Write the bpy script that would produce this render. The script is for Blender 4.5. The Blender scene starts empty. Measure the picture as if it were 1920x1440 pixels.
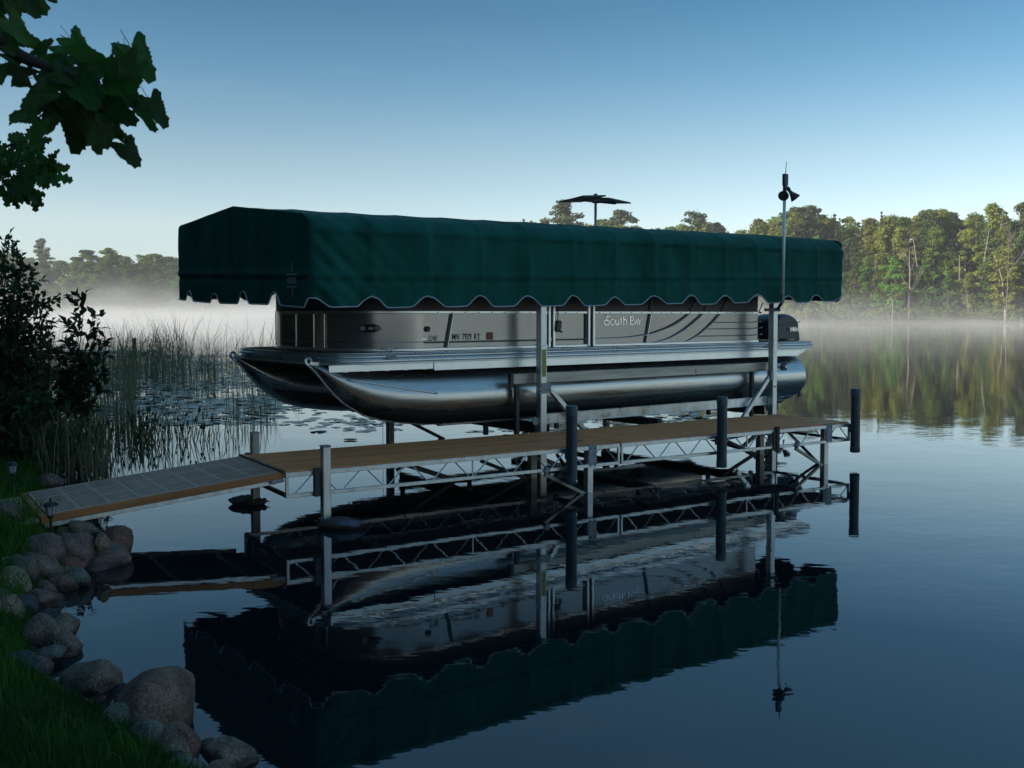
import bpy, math, random
import numpy as np
from mathutils import Vector, Matrix, noise
R = math.radians
rnd = random.Random(7)
rng = np.random.default_rng(11)
C = bpy.data.collections.new('scene'); bpy.context.scene.collection.children.link(C)
S = bpy.context.scene

# ------------------------------------------------------------------ camera
cam_d = bpy.data.cameras.new('camera'); cam = bpy.data.objects.new('camera', cam_d)
S.collection.objects.link(cam); S.camera = cam
CAM_Z = 1.85; PITCH = 2.53
cam.location = (0, 0, CAM_Z); cam.rotation_euler = (R(90 - PITCH), 0, 0)
cam_d.sensor_width = 36; cam_d.lens = 36 * 1850 / 1920
cam_d.shift_y = -48 / 1920
cam_d.clip_start = .05; cam_d.clip_end = 9000
cam_d.dof.use_dof = True; cam_d.dof.focus_distance = 12.5; cam_d.dof.aperture_fstop = 5.6

# ------------------------------------------------------------------ world, sun, exposure
SUN_AZ = R(-116)      # clockwise from the view direction (+Y): the sun stands to the left, a little behind
SUN_EL = R(17)
w = bpy.data.worlds.new('World'); S.world = w; w.use_nodes = True
nt = w.node_tree; bg = nt.nodes['Background']
sky = nt.nodes.new('ShaderNodeTexSky'); sky.sky_type = 'NISHITA'; sky.sun_disc = False
sky.sun_elevation = SUN_EL; sky.sun_rotation = SUN_AZ
sky.altitude = 300; sky.air_density = 1.15; sky.dust_density = .3; sky.ozone_density = 1.6
# deeper, more polarised blue with height: the sky colour is filtered by elevation only, the same all the way round
tcw = nt.nodes.new('ShaderNodeTexCoord'); sxy = nt.nodes.new('ShaderNodeSeparateXYZ'); nt.links.new(tcw.outputs['Generated'], sxy.inputs[0])
crw = nt.nodes.new('ShaderNodeValToRGB'); nt.links.new(sxy.outputs[2], crw.inputs[0]); el = crw.color_ramp.elements
SKYF = [(-.2, (.36, .46, .62)), (.02, (.38, .47, .72)), (.087, (.53, .54, .62)), (.155, (.42, .46, .49)), (.232, (.235, .36, .42)), (.292, (.155, .29, .355)), (.5, (.28, .45, .49)), (.77, (.46, .70, .70)), (1, (.52, .80, .80))]
el[0].position = 0; el[0].color = (*SKYF[1][1], 1); el[1].position = 1; el[1].color = (*SKYF[-1][1], 1)
for p_, c_ in SKYF[1:-1]:
    e_ = el.new(p_); e_.color = (*c_, 1)
mxw = nt.nodes.new('ShaderNodeVectorMath'); mxw.operation = 'MULTIPLY'; scw = nt.nodes.new('ShaderNodeVectorMath'); scw.operation = 'SCALE'; scw.inputs['Scale'].default_value = 1.19
nt.links.new(sky.outputs[0], mxw.inputs[0]); nt.links.new(crw.outputs[0], mxw.inputs[1]); nt.links.new(mxw.outputs[0], scw.inputs[0])
mpc = nt.nodes.new('ShaderNodeMapping'); mpc.inputs['Scale'].default_value = (1.6, 1.6, 13); mpc.inputs['Rotation'].default_value = (R(7), R(-9), 0); nt.links.new(tcw.outputs['Generated'], mpc.inputs[0])
ncl = nt.nodes.new('ShaderNodeTexNoise'); ncl.inputs['Scale'].default_value = 1.7; ncl.inputs['Detail'].default_value = 7; ncl.inputs['Roughness'].default_value = .62; nt.links.new(mpc.outputs[0], ncl.inputs['Vector'])
mcl = nt.nodes.new('ShaderNodeMapRange'); mcl.inputs['From Min'].default_value = .56; mcl.inputs['From Max'].default_value = .80; mcl.inputs['To Max'].default_value = .10; nt.links.new(ncl.outputs['Fac'], mcl.inputs[0])
mxc = nt.nodes.new('ShaderNodeMix'); mxc.data_type = 'RGBA'; mxc.inputs[7].default_value = (2.6, 3.1, 3.5, 1); nt.links.new(mcl.outputs[0], mxc.inputs[0]); nt.links.new(scw.outputs[0], mxc.inputs[6])
nt.links.new(mxc.outputs[2], bg.inputs[0]); bg.inputs[1].default_value = .15
sd = bpy.data.lights.new('sun', 'SUN'); so = bpy.data.objects.new('sun', sd); S.collection.objects.link(so)
sd.energy = 5.0; sd.angle = R(.6); sd.color = (1, .87, .69)
sun_dir = Vector((math.sin(SUN_AZ) * math.cos(SUN_EL), math.cos(SUN_AZ) * math.cos(SUN_EL), math.sin(SUN_EL)))
so.rotation_euler = sun_dir.to_track_quat('Z', 'Y').to_euler()
S.view_settings.view_transform = 'Standard'; S.view_settings.look = 'None'
S.view_settings.exposure = 0.78; S.view_settings.gamma = 1; S.view_settings.use_curve_mapping = False
S.cycles.max_bounces = 7; S.cycles.glossy_bounces = 4; S.cycles.diffuse_bounces = 3
S.cycles.transparent_max_bounces = 8; S.cycles.volume_bounces = 3
S.cycles.volume_step_rate = 4; S.cycles.volume_max_steps = 64
S.cycles.use_denoising = True

# ------------------------------------------------------------------ helpers
F_PX, CX, CY = 1850., 960., 672.
_c, _s = math.cos(R(PITCH)), math.sin(R(PITCH))
def P(x, y, Y):
    """point of the world at depth Y seen at pixel x,y of the 1920x1440 photograph"""
    a = (x - CX) / F_PX; b = -(y - CY) / F_PX
    r = Vector((a, _c + b * _s, -_s + b * _c))
    return Vector((0, 0, CAM_Z)) + r * (Y / r.y)

def tag(o, label=None, cat=None, group=None, kind=None):
    if label: o['label'] = label
    if cat: o['category'] = cat
    if group: o['group'] = group
    if kind: o['kind'] = kind
    return o
def empty(name, loc=(0, 0, 0), rz=0, label=None, cat=None, group=None, rot=None):
    o = bpy.data.objects.new(name, None); C.objects.link(o)
    o.location = loc; o.rotation_euler = rot if rot else (0, 0, rz); o.empty_display_size = .1
    return tag(o, label, cat, group)
def copy_tree(o, parent=None):
    c = o.copy(); C.objects.link(c)
    if parent is not None: c.parent = parent
    for ch in [x for x in C.objects if x.parent == o]: copy_tree(ch, c)
    return c

class MB:
    def __init__(s): s.v = []; s.f = []; s.m = []; s.cur = 0
    def add(s, vs, fs):
        n = len(s.v); s.v += [tuple(p) for p in vs]
        s.f += [tuple(i + n for i in f) for f in fs]; s.m += [s.cur] * len(fs)
        return s
    def box(s, c, d, bev=0, M=None):
        """axis box centre c, size d, chamfered by bev"""
        hx, hy, hz = d[0] / 2, d[1] / 2, d[2] / 2; b = min(bev, hx * .9, hy * .9, hz * .9)
        vs = []; fs = []
        if b <= 0:
            vs = [(sx * hx, sy * hy, sz * hz) for sx in (-1, 1) for sy in (-1, 1) for sz in (-1, 1)]
            fs = [(0, 1, 3, 2), (4, 6, 7, 5), (0, 4, 5, 1), (2, 3, 7, 6), (0, 2, 6, 4), (1, 5, 7, 3)]
        else:
            idx = {}
            for sx in (-1, 1):
                for sy in (-1, 1):
                    for sz in (-1, 1):
                        for ax in range(3):
                            p = [sx * (hx - b), sy * (hy - b), sz * (hz - b)]
                            p[ax] = (sx * hx, sy * hy, sz * hz)[ax]
                            idx[sx, sy, sz, ax] = len(vs); vs.append(tuple(p))
            for sx in (-1, 1): fs.append([idx[sx, y, z, 0] for y, z in ((-1, -1), (1, -1), (1, 1), (-1, 1))][::sx])
            for sy in (-1, 1): fs.append([idx[x, sy, z, 1] for x, z in ((-1, -1), (-1, 1), (1, 1), (1, -1))][::sy])
            for sz in (-1, 1): fs.append([idx[x, y, sz, 2] for x, y in ((-1, -1), (1, -1), (1, 1), (-1, 1))][::sz])
            for sy in (-1, 1):
                for sz in (-1, 1): fs.append([idx[-1, sy, sz, 1], idx[1, sy, sz, 1], idx[1, sy, sz, 2], idx[-1, sy, sz, 2]][::sy * sz])
            for sx in (-1, 1):
                for sz in (-1, 1): fs.append([idx[sx, -1, sz, 0], idx[sx, -1, sz, 2], idx[sx, 1, sz, 2], idx[sx, 1, sz, 0]][::sx * sz])
            for sx in (-1, 1):
                for sy in (-1, 1): fs.append([idx[sx, sy, -1, 0], idx[sx, sy, 1, 0], idx[sx, sy, 1, 1], idx[sx, sy, -1, 1]][::sx * sy])
            for sx in (-1, 1):
                for sy in (-1, 1):
                    for sz in (-1, 1): fs.append([idx[sx, sy, sz, 0], idx[sx, sy, sz, 1], idx[sx, sy, sz, 2]][::sx * sy * sz])
        c = Vector(c)
        if M is None: vs = [Vector(p) + c for p in vs]
        else: vs = [M @ Vector(p) + c for p in vs]
        return s.add(vs, fs)
    def bar(s, a, b, w_, h_, bev=.003, up=(0, 0, 1)):
        """bar from a to b, w_ wide across, h_ high"""
        a, b = Vector(a), Vector(b); d = b - a; L = d.length; x = d.normalized()
        up = Vector(up)
        if abs(x.dot(up)) > .99: up = Vector((1, 0, 0)) if abs(x.x) < .9 else Vector((0, 1, 0))
        y = up.cross(x).normalized(); z = x.cross(y)
        return s.box((a + b) / 2, (L, w_, h_), bev, Matrix((x, y, z)).transposed())
    def tube(s, pts, r, n=8, cap=True):
        pts = [Vector(p) for p in pts]; rs = r if isinstance(r, (list, tuple)) else [r] * len(pts)
        vs = []; fs = []; prev = None
        for i, p in enumerate(pts):
            t = (pts[min(i + 1, len(pts) - 1)] - pts[max(i - 1, 0)]).normalized()
            if prev is None:
                u_ = t.orthogonal().normalized()
            else:
                u_ = (prev - t * prev.dot(t)).normalized()
            prev = u_; v_ = t.cross(u_)
            for k in range(n):
                a = 2 * math.pi * k / n
                vs.append(p + (u_ * math.cos(a) + v_ * math.sin(a)) * rs[i])
        for i in range(len(pts) - 1):
            for k in range(n):
                fs.append((i * n + k, i * n + (k + 1) % n, (i + 1) * n + (k + 1) % n, (i + 1) * n + k))
        if cap:
            fs.append(tuple(range(n))[::-1]); fs.append(tuple(range((len(pts) - 1) * n, len(pts) * n)))
        return s.add(vs, fs)
    def lathe(s, prof, c=(0, 0, 0), n=16, M=None):
        """profile of (r,z) turned about Z"""
        vs = []; fs = []
        for r_, z_ in prof:
            for k in range(n):
                a = 2 * math.pi * k / n; vs.append(Vector((r_ * math.cos(a), r_ * math.sin(a), z_)))
        for i in range(len(prof) - 1):
            for k in range(n):
                fs.append((i * n + k, i * n + (k + 1) % n, (i + 1) * n + (k + 1) % n, (i + 1) * n + k))
        if prof[0][0] > 1e-4: fs.append(tuple(range(n))[::-1])
        if prof[-1][0] > 1e-4: fs.append(tuple(range((len(prof) - 1) * n, len(prof) * n)))
        c = Vector(c); vs = [(M @ p if M else p) + c for p in vs]
        return s.add(vs, fs)
    def sweep(s, path, nrm, prof, close=True):
        """profile [(outward, z)] carried along a plan path [(x,y)] with outward normals"""
        n = len(prof); vs = []; fs = []
        for (x, y), (nx, ny) in zip(path, nrm):
            for o_, z_ in prof: vs.append((x + nx * o_, y + ny * o_, z_))
        m = n if close else n - 1
        for i in range(len(path) - 1):
            for k in range(m):
                fs.append((i * n + k, (i + 1) * n + k, (i + 1) * n + (k + 1) % n, i * n + (k + 1) % n))
        if close:
            fs.append(tuple(range(n))); fs.append(tuple(range((len(path) - 1) * n, len(path) * n))[::-1])
        return s.add(vs, fs)
    def grid(s, fn, nu, nv):
        vs = [fn(i / nu, j / nv) for i in range(nu + 1) for j in range(nv + 1)]
        fs = [(i * (nv + 1) + j, (i + 1) * (nv + 1) + j, (i + 1) * (nv + 1) + j + 1, i * (nv + 1) + j + 1)
              for i in range(nu) for j in range(nv)]
        return s.add(vs, fs)
    def mesh(s, name, mats, smooth=False, angle=None):
        me = bpy.data.meshes.new(name); me.from_pydata(s.v, [], s.f)
        for m in (mats if isinstance(mats, (list, tuple)) else [mats]): me.materials.append(m)
        if any(s.m): me.polygons.foreach_set('material_index', s.m)
        if smooth or angle:
            me.polygons.foreach_set('use_smooth', [True] * len(me.polygons))
            if angle: me.set_sharp_from_angle(angle=R(angle))
        me.update(); return me
    def build(s, name, mats, parent=None, smooth=False, angle=None, loc=None, rot=None):
        o = bpy.data.objects.new(name, s.mesh(name, mats, smooth, angle)); C.objects.link(o)
        if parent is not None: o.parent = parent
        if loc is not None: o.location = loc
        if rot is not None: o.rotation_euler = rot
        return o

def np_mesh(name, V, Fc, mats, smooth=False, k=3, midx=None):
    me = bpy.data.meshes.new(name); n = len(Fc)
    me.vertices.add(len(V)); me.vertices.foreach_set('co', np.asarray(V, np.float32).ravel())
    me.loops.add(n * k); me.loops.foreach_set('vertex_index', np.asarray(Fc, np.int32).ravel())
    me.polygons.add(n); me.polygons.foreach_set('loop_start', np.arange(0, n * k, k, dtype=np.int32))
    for m in (mats if isinstance(mats, (list, tuple)) else [mats]): me.materials.append(m)
    if midx is not None: me.polygons.foreach_set('material_index', np.asarray(midx, np.int32))
    if smooth: me.polygons.foreach_set('use_smooth', np.ones(n, bool))
    me.update(calc_edges=True); me.validate(); return me
def place(name, me, parent=None, loc=(0, 0, 0), rot=(0, 0, 0), sc=None):
    o = bpy.data.objects.new(name, me); C.objects.link(o); o.location = loc; o.rotation_euler = rot
    if parent is not None: o.parent = parent
    if sc is not None: o.scale = sc
    return o

# ------------------------------------------------------------------ materials
def mat(name, col, rough=.5, metal=0, spec=.5, var=.0, vscale=8, vstretch=(1, 1, 1), bump=0, bscale=30, bstretch=(1, 1, 1),
        col2=None, rvar=0, coat=0, rand=0, sub=0, detail=4):
    m = bpy.data.materials.new(name); m.use_nodes = True; t = m.node_tree; b = t.nodes['Principled BSDF']
    b.inputs['Base Color'].default_value = (*col, 1); b.inputs['Roughness'].default_value = rough
    b.inputs['Metallic'].default_value = metal; b.inputs['Specular IOR Level'].default_value = spec
    if coat: b.inputs['Coat Weight'].default_value = coat; b.inputs['Coat Roughness'].default_value = .08
    L = t.links; tc = t.nodes.new('ShaderNodeTexCoord')
    def nz(scale, stretch, det):
        mp = t.nodes.new('ShaderNodeMapping'); mp.inputs['Scale'].default_value = stretch
        L.new(tc.outputs['Object'], mp.inputs[0])
        n = t.nodes.new('ShaderNodeTexNoise'); n.inputs['Scale'].default_value = scale; n.inputs['Detail'].default_value = det
        n.inputs['Roughness'].default_value = .6
        L.new(mp.outputs[0], n.inputs['Vector']); return n
    out = None
    if var or col2:
        n = nz(vscale, vstretch, detail); cr = t.nodes.new('ShaderNodeValToRGB')
        c2 = col2 if col2 else tuple(c * (1 - var) for c in col)
        c1 = col if col2 else tuple(min(1, c * (1 + var)) for c in col)
        cr.color_ramp.elements[0].position = .35; cr.color_ramp.elements[1].position = .68
        cr.color_ramp.elements[0].color = (*c2, 1); cr.color_ramp.elements[1].color = (*c1, 1)
        L.new(n.outputs['Fac'], cr.inputs[0]); out = cr.outputs[0]
        L.new(out, b.inputs['Base Color'])
        if rvar:
            mr = t.nodes.new('ShaderNodeMapRange'); mr.inputs['To Min'].default_value = rough - rvar
            mr.inputs['To Max'].default_value = rough + rvar; mr.inputs['From Min'].default_value = .3; mr.inputs['From Max'].default_value = .7
            L.new(n.outputs['Fac'], mr.inputs[0]); L.new(mr.outputs[0], b.inputs['Roughness'])
    if rand:
        oi = t.nodes.new('ShaderNodeObjectInfo'); hs = t.nodes.new('ShaderNodeHueSaturation')
        mr = t.nodes.new('ShaderNodeMapRange'); mr.inputs['To Min'].default_value = 1 - rand; mr.inputs['To Max'].default_value = 1 + rand
        mh = t.nodes.new('ShaderNodeMapRange'); mh.inputs['To Min'].default_value = .5 - rand * .06; mh.inputs['To Max'].default_value = .5 + rand * .06
        mul = t.nodes.new('ShaderNodeMath'); mul.operation = 'MULTIPLY'; mul.inputs[1].default_value = 7.31
        fr = t.nodes.new('ShaderNodeMath'); fr.operation = 'FRACT'
        L.new(oi.outputs['Random'], mr.inputs[0]); L.new(oi.outputs['Random'], mul.inputs[0]); L.new(mul.outputs[0], fr.inputs[0]); L.new(fr.outputs[0], mh.inputs[0])
        L.new(mr.outputs[0], hs.inputs['Value']); L.new(mh.outputs[0], hs.inputs['Hue'])
        if out: L.new(out, hs.inputs['Color'])
        else: hs.inputs['Color'].default_value = (*col, 1)
        L.new(hs.outputs[0], b.inputs['Base Color'])
    if bump:
        n = nz(bscale, bstretch, 5); bp = t.nodes.new('ShaderNodeBump'); bp.inputs['Strength'].default_value = 1
        bp.inputs['Distance'].default_value = bump; L.new(n.outputs['Fac'], bp.inputs['Height']); L.new(bp.outputs[0], b.inputs['Normal'])
    if sub:
        tr = t.nodes.new('ShaderNodeBsdfTranslucent'); mx = t.nodes.new('ShaderNodeMixShader'); mx.inputs[0].default_value = sub
        src = b.inputs['Base Color'].links[0].from_socket if b.inputs['Base Color'].links else None
        if src: L.new(src, tr.inputs[0])
        else: tr.inputs[0].default_value = (*col, 1)
        o_ = t.nodes['Material Output']; L.new(b.outputs[0], mx.inputs[1]); L.new(tr.outputs[0], mx.inputs[2]); L.new(mx.outputs[0], o_.inputs[0])
    return m

M = {}
M['alu'] = mat('aluminium', (.66, .66, .65), .36, .85, var=.22, vscale=9, vstretch=(1, 1, .4), rvar=.12, bump=.0006, bscale=60)
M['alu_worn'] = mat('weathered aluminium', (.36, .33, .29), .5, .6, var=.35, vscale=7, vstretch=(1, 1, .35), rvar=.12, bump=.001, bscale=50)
M['guide'] = mat('dull guide aluminium', (.38, .355, .32), .45, .8, var=.25, vscale=3, vstretch=(.4, 1, 4))
M['pole'] = mat('pale pole', (.80, .80, .79), .45, .25)
M['galv'] = mat('galvanised steel', (.30, .31, .33), .55, .5, var=.3, vscale=20, rvar=.1)
M['dark_steel'] = mat('dark steel', (.07, .07, .075), .5, .5, var=.3, vscale=10)
M['rust'] = mat('rusty brown steel', (.10, .065, .045), .8, .1, var=.4, vscale=14, col2=(.04, .05, .03))
M['tube'] = mat('brushed pontoon aluminium', (.60, .575, .55), .30, .93, var=.14, vscale=3, vstretch=(.35, 2, 5), rvar=.07, bump=.0012, bscale=5, bstretch=(.25, 2, 4))
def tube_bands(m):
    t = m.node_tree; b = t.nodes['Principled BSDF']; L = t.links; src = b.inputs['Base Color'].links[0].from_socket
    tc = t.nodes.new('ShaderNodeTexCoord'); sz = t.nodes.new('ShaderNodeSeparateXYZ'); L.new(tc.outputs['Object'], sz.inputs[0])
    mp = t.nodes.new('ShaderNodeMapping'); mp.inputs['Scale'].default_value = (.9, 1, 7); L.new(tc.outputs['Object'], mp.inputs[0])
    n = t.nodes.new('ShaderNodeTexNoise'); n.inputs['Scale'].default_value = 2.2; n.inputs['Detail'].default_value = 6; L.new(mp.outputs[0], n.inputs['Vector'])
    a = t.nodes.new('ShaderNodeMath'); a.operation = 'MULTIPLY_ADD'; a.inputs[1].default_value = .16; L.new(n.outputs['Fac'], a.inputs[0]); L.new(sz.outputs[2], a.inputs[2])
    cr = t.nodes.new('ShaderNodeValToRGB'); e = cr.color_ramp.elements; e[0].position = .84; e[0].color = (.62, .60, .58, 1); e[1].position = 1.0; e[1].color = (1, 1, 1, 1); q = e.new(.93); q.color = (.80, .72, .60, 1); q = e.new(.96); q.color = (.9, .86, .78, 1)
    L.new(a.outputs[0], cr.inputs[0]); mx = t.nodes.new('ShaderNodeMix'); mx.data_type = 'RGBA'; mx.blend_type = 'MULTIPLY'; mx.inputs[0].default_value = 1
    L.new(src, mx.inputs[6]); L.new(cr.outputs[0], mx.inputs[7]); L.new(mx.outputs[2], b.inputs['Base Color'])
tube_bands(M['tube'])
M['chrome'] = mat('polished rail', (.62, .64, .67), .22, .95)
M['rail'] = mat('anodised rub rail', (.56, .60, .64), .30, .85, var=.08, vscale=3, rvar=.05)
M['fascia'] = mat('bright fascia aluminium', (.86, .86, .85), .34, .85, var=.10, vscale=4, vstretch=(.5, 1, 3), rvar=.08)
M['white_rail'] = mat('white anodised rail', (.88, .88, .87), .32, .8, var=.05, vscale=5)
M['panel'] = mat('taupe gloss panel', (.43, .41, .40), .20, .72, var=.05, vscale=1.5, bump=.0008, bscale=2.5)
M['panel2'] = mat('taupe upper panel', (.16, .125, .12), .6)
M['black'] = mat('black plastic', (.012, .013, .015), .35)
M['black_trim_and_shadow'] = mat('black trim and shadow band', (.012, .015, .02), .4)  # black bars of the fence, and the shadow painted beside the curved tubes
M['deck_carpet'] = mat('boat deck carpet', (.09, .085, .08), .95, var=.2, vscale=60)
M['seat'] = mat('upholstery', (.30, .27, .24), .6)
M['cloth'] = mat('green canopy cloth', (.004, .088, .066), .78, spec=.2, var=.26, vscale=2.6, vstretch=(1.3, 1, .35), bump=.0012, bscale=9, detail=7)
M['piping'] = mat('pale canopy piping', (.42, .47, .50), .6)
M['dropping'] = mat('pale droppings', (.55, .6, .6), .8)
M['bumper'] = mat('blue grey vinyl bumper', (.032, .045, .062), .38, var=.15, vscale=5, vstretch=(1, 1, .3))
M['bumper_cap'] = mat('bumper cap', (.06, .08, .10), .45)
M['wood'] = mat('brown deck board', (.62, .235, .085), .58, spec=.25, rand=.13, var=.25, vscale=10, vstretch=(.18, 4, 4), bump=.0008, bscale=14, bstretch=(.15, 4, 4), rvar=.08)
M['wood_edge'] = mat('orange brown plank', (.42, .17, .065), .7, spec=.2, var=.2, vscale=6, vstretch=(.3, 3, 3))
M['grate'] = mat('grey brown deck grating', (.44, .27, .20), .55, spec=.3, rand=.08, var=.15, vscale=8)
M['grate_edge'] = mat('pale grating rib', (.54, .38, .31), .55, spec=.3)
M['grate_dark'] = mat('dark brown tray', (.26, .18, .14), .7)  # darker brown backing under the ribs
M['post_wood'] = mat('brown wooden post', (.16, .075, .035), .8, var=.3, vscale=9)
M['yellow'] = mat('olive yellow warning sticker', (.38, .36, .06), .5, var=.1, vscale=30)
M['sticker'] = mat('red registration sticker', (.26, .05, .03), .5)
M['ink'] = mat('black lettering', (.008, .008, .01), .5)
M['white_ink'] = mat('pale chrome lettering', (.95, .95, .94), .22, 1)
M['grey_ink'] = mat('grey lettering', (.25, .27, .29), .4)
M['glass'] = mat('lamp glass', (.35, .38, .40), .08, .0, spec=.8)
M['cowl'] = mat('dark blue grey cowl', (.018, .028, .042), .38)
M['panel_pv'] = mat('solar panel face', (.012, .016, .03), .15)
def leafm(name, a, b_, rand=.35, sub=.4, scale=1.2):
    return mat(name, a, .6, spec=.25, col2=b_, vscale=scale, rand=rand, sub=sub, detail=2)
M['leaf_oak'] = leafm('oak foliage', (.13, .19, .032), (.07, .12, .024), scale=.35)
M['leaf_birch'] = leafm('birch foliage', (.20, .22, .04), (.12, .16, .03), scale=.35)
M['leaf_maple'] = leafm('bright maple foliage', (.14, .26, .035), (.09, .19, .03), scale=.35)
M['leaf_pine'] = leafm('pine needles', (.085, .12, .04), (.055, .085, .03), sub=.1, scale=.35)
M['leaf_spruce'] = leafm('spruce needles', (.05, .075, .03), (.03, .05, .02), sub=.08, scale=.35)
M['leaf_gold'] = leafm('yellowing foliage', (.24, .25, .05), (.15, .18, .04), scale=.35)
M['leaf_orange'] = leafm('orange foliage', (.42, .14, .04), (.28, .12, .05), scale=.5)
M['bark'] = mat('grey brown bark', (.12, .095, .075), .9, var=.3, vscale=3)
M['bark_birch'] = mat('white birch bark', (.30, .27, .23), .8, var=.25, vscale=2, vstretch=(1, 1, 4))
M['bark_dead'] = mat('dead grey wood', (.15, .13, .12), .9, var=.2, vscale=3)
M['leaf_near'] = mat('dark green lobed leaf', (.055, .14, .024), .5, spec=.35, col2=(.03, .085, .018), vscale=14, rand=.5, sub=.38, bump=.002, bscale=30)
M['twig'] = mat('dark twig', (.035, .028, .022), .9, var=.2, vscale=20)
M['leaf_shrub'] = mat('shrub leaf', (.055, .10, .028), .5, spec=.3, col2=(.03, .06, .02), vscale=6, rand=.3, sub=.2)
M['reed'] = mat('reed stem', (.20, .22, .10), .7, col2=(.22, .18, .10), vscale=1.5, sub=.2)
M['lily'] = mat('lily pad', (.10, .15, .11), .28, spec=.8, col2=(.13, .13, .08), vscale=1.3)
M['lily_lit'] = mat('yellow green lily pad', (.16, .19, .04), .45)  # the lit look of this single pad is put into its colour
M['grass'] = mat('lawn grass', (.045, .125, .018), .6, spec=.2, col2=(.024, .07, .012), vscale=2.5, sub=.3)
M['grass_tall'] = mat('tall yellow green grass', (.075, .19, .02), .6, spec=.2, col2=(.035, .11, .015), vscale=3, sub=.35)
M['soil'] = mat('bank soil', (.03, .028, .016), .95, col2=(.014, .022, .009), vscale=5, bump=.02, bscale=12)
M['far_land'] = mat('far shore ground', (.05, .055, .025), .95, var=.3, vscale=.05)
def rockm(name, a, b_, sc=7):
    m = mat(name, a, .78, spec=.35, col2=b_, vscale=sc, detail=10, rvar=.08)
    t = m.node_tree; b = t.nodes['Principled BSDF']; L = t.links; tc = t.nodes.new('ShaderNodeTexCoord')
    v = t.nodes.new('ShaderNodeTexNoise'); v.inputs['Scale'].default_value = 95; v.inputs['Detail'].default_value = 3
    cr = t.nodes.new('ShaderNodeValToRGB'); cr.color_ramp.elements[0].position = .36; cr.color_ramp.elements[1].position = .66
    cr.color_ramp.elements[0].color = (.45, .45, .46, 1); cr.color_ramp.elements[1].color = (1.55, 1.5, 1.45, 1)
    mx = t.nodes.new('ShaderNodeMix'); mx.data_type = 'RGBA'; mx.blend_type = 'MULTIPLY'; mx.inputs[0].default_value = .85
    src = b.inputs['Base Color'].links[0].from_socket
    L.new(tc.outputs['Object'], v.inputs['Vector']); L.new(v.outputs['Fac'], cr.inputs[0])
    L.new(src, mx.inputs[6]); L.new(cr.outputs[0], mx.inputs[7])
    gp = t.nodes.new('ShaderNodeNewGeometry'); sz = t.nodes.new('ShaderNodeSeparateXYZ'); L.new(gp.outputs['Position'], sz.inputs[0])
    nw = t.nodes.new('ShaderNodeTexNoise'); nw.inputs['Scale'].default_value = 9; L.new(gp.outputs['Position'], nw.inputs['Vector'])
    aw = t.nodes.new('ShaderNodeMath'); aw.operation = 'MULTIPLY_ADD'; aw.inputs[1].default_value = -.10; L.new(nw.outputs['Fac'], aw.inputs[0]); L.new(sz.outputs[2], aw.inputs[2])
    mw = t.nodes.new('ShaderNodeMapRange'); mw.inputs['From Min'].default_value = -.02; mw.inputs['From Max'].default_value = .02; mw.inputs['To Min'].default_value = .42; mw.inputs['To Max'].default_value = 1; L.new(aw.outputs[0], mw.inputs[0])
    m2_ = t.nodes.new('ShaderNodeVectorMath'); m2_.operation = 'SCALE'; L.new(mx.outputs[2], m2_.inputs[0]); L.new(mw.outputs[0], m2_.inputs['Scale']); L.new(m2_.outputs[0], b.inputs['Base Color'])
    mr2 = t.nodes.new('ShaderNodeMapRange'); mr2.inputs['From Min'].default_value = .42; mr2.inputs['From Max'].default_value = 1; mr2.inputs['To Min'].default_value = .3; mr2.inputs['To Max'].default_value = .82; L.new(mw.outputs[0], mr2.inputs[0]); L.new(mr2.outputs[0], b.inputs['Roughness'])
    n = t.nodes.new('ShaderNodeTexNoise'); n.inputs['Scale'].default_value = 22; n.inputs['Detail'].default_value = 9; n.inputs['Roughness'].default_value = .65
    bp = t.nodes.new('ShaderNodeBump'); bp.inputs['Distance'].default_value = .03
    L.new(tc.outputs['Object'], n.inputs['Vector']); L.new(n.outputs['Fac'], bp.inputs['Height']); L.new(bp.outputs[0], b.inputs['Normal'])
    return m
RK = {'grey': rockm('grey granite', (.27, .20, .155), (.095, .072, .058)), 'purple': rockm('purple grey granite', (.24, .165, .145), (.10, .068, .064)),
      'red': rockm('reddish granite', (.25, .115, .085), (.11, .06, .05)), 'tan': rockm('tan sandstone', (.34, .26, .18), (.18, .13, .09)),
      'green': rockm('greenish grey stone', (.19, .20, .165), (.08, .09, .075)), 'dark': rockm('dark wet stone', (.07, .085, .10), (.03, .035, .045)),
      'brown': rockm('brown mottled boulder', (.28, .185, .135), (.07, .05, .042), 4), 'pale': rockm('pale stone', (.42, .43, .43), (.26, .27, .27))}

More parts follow.
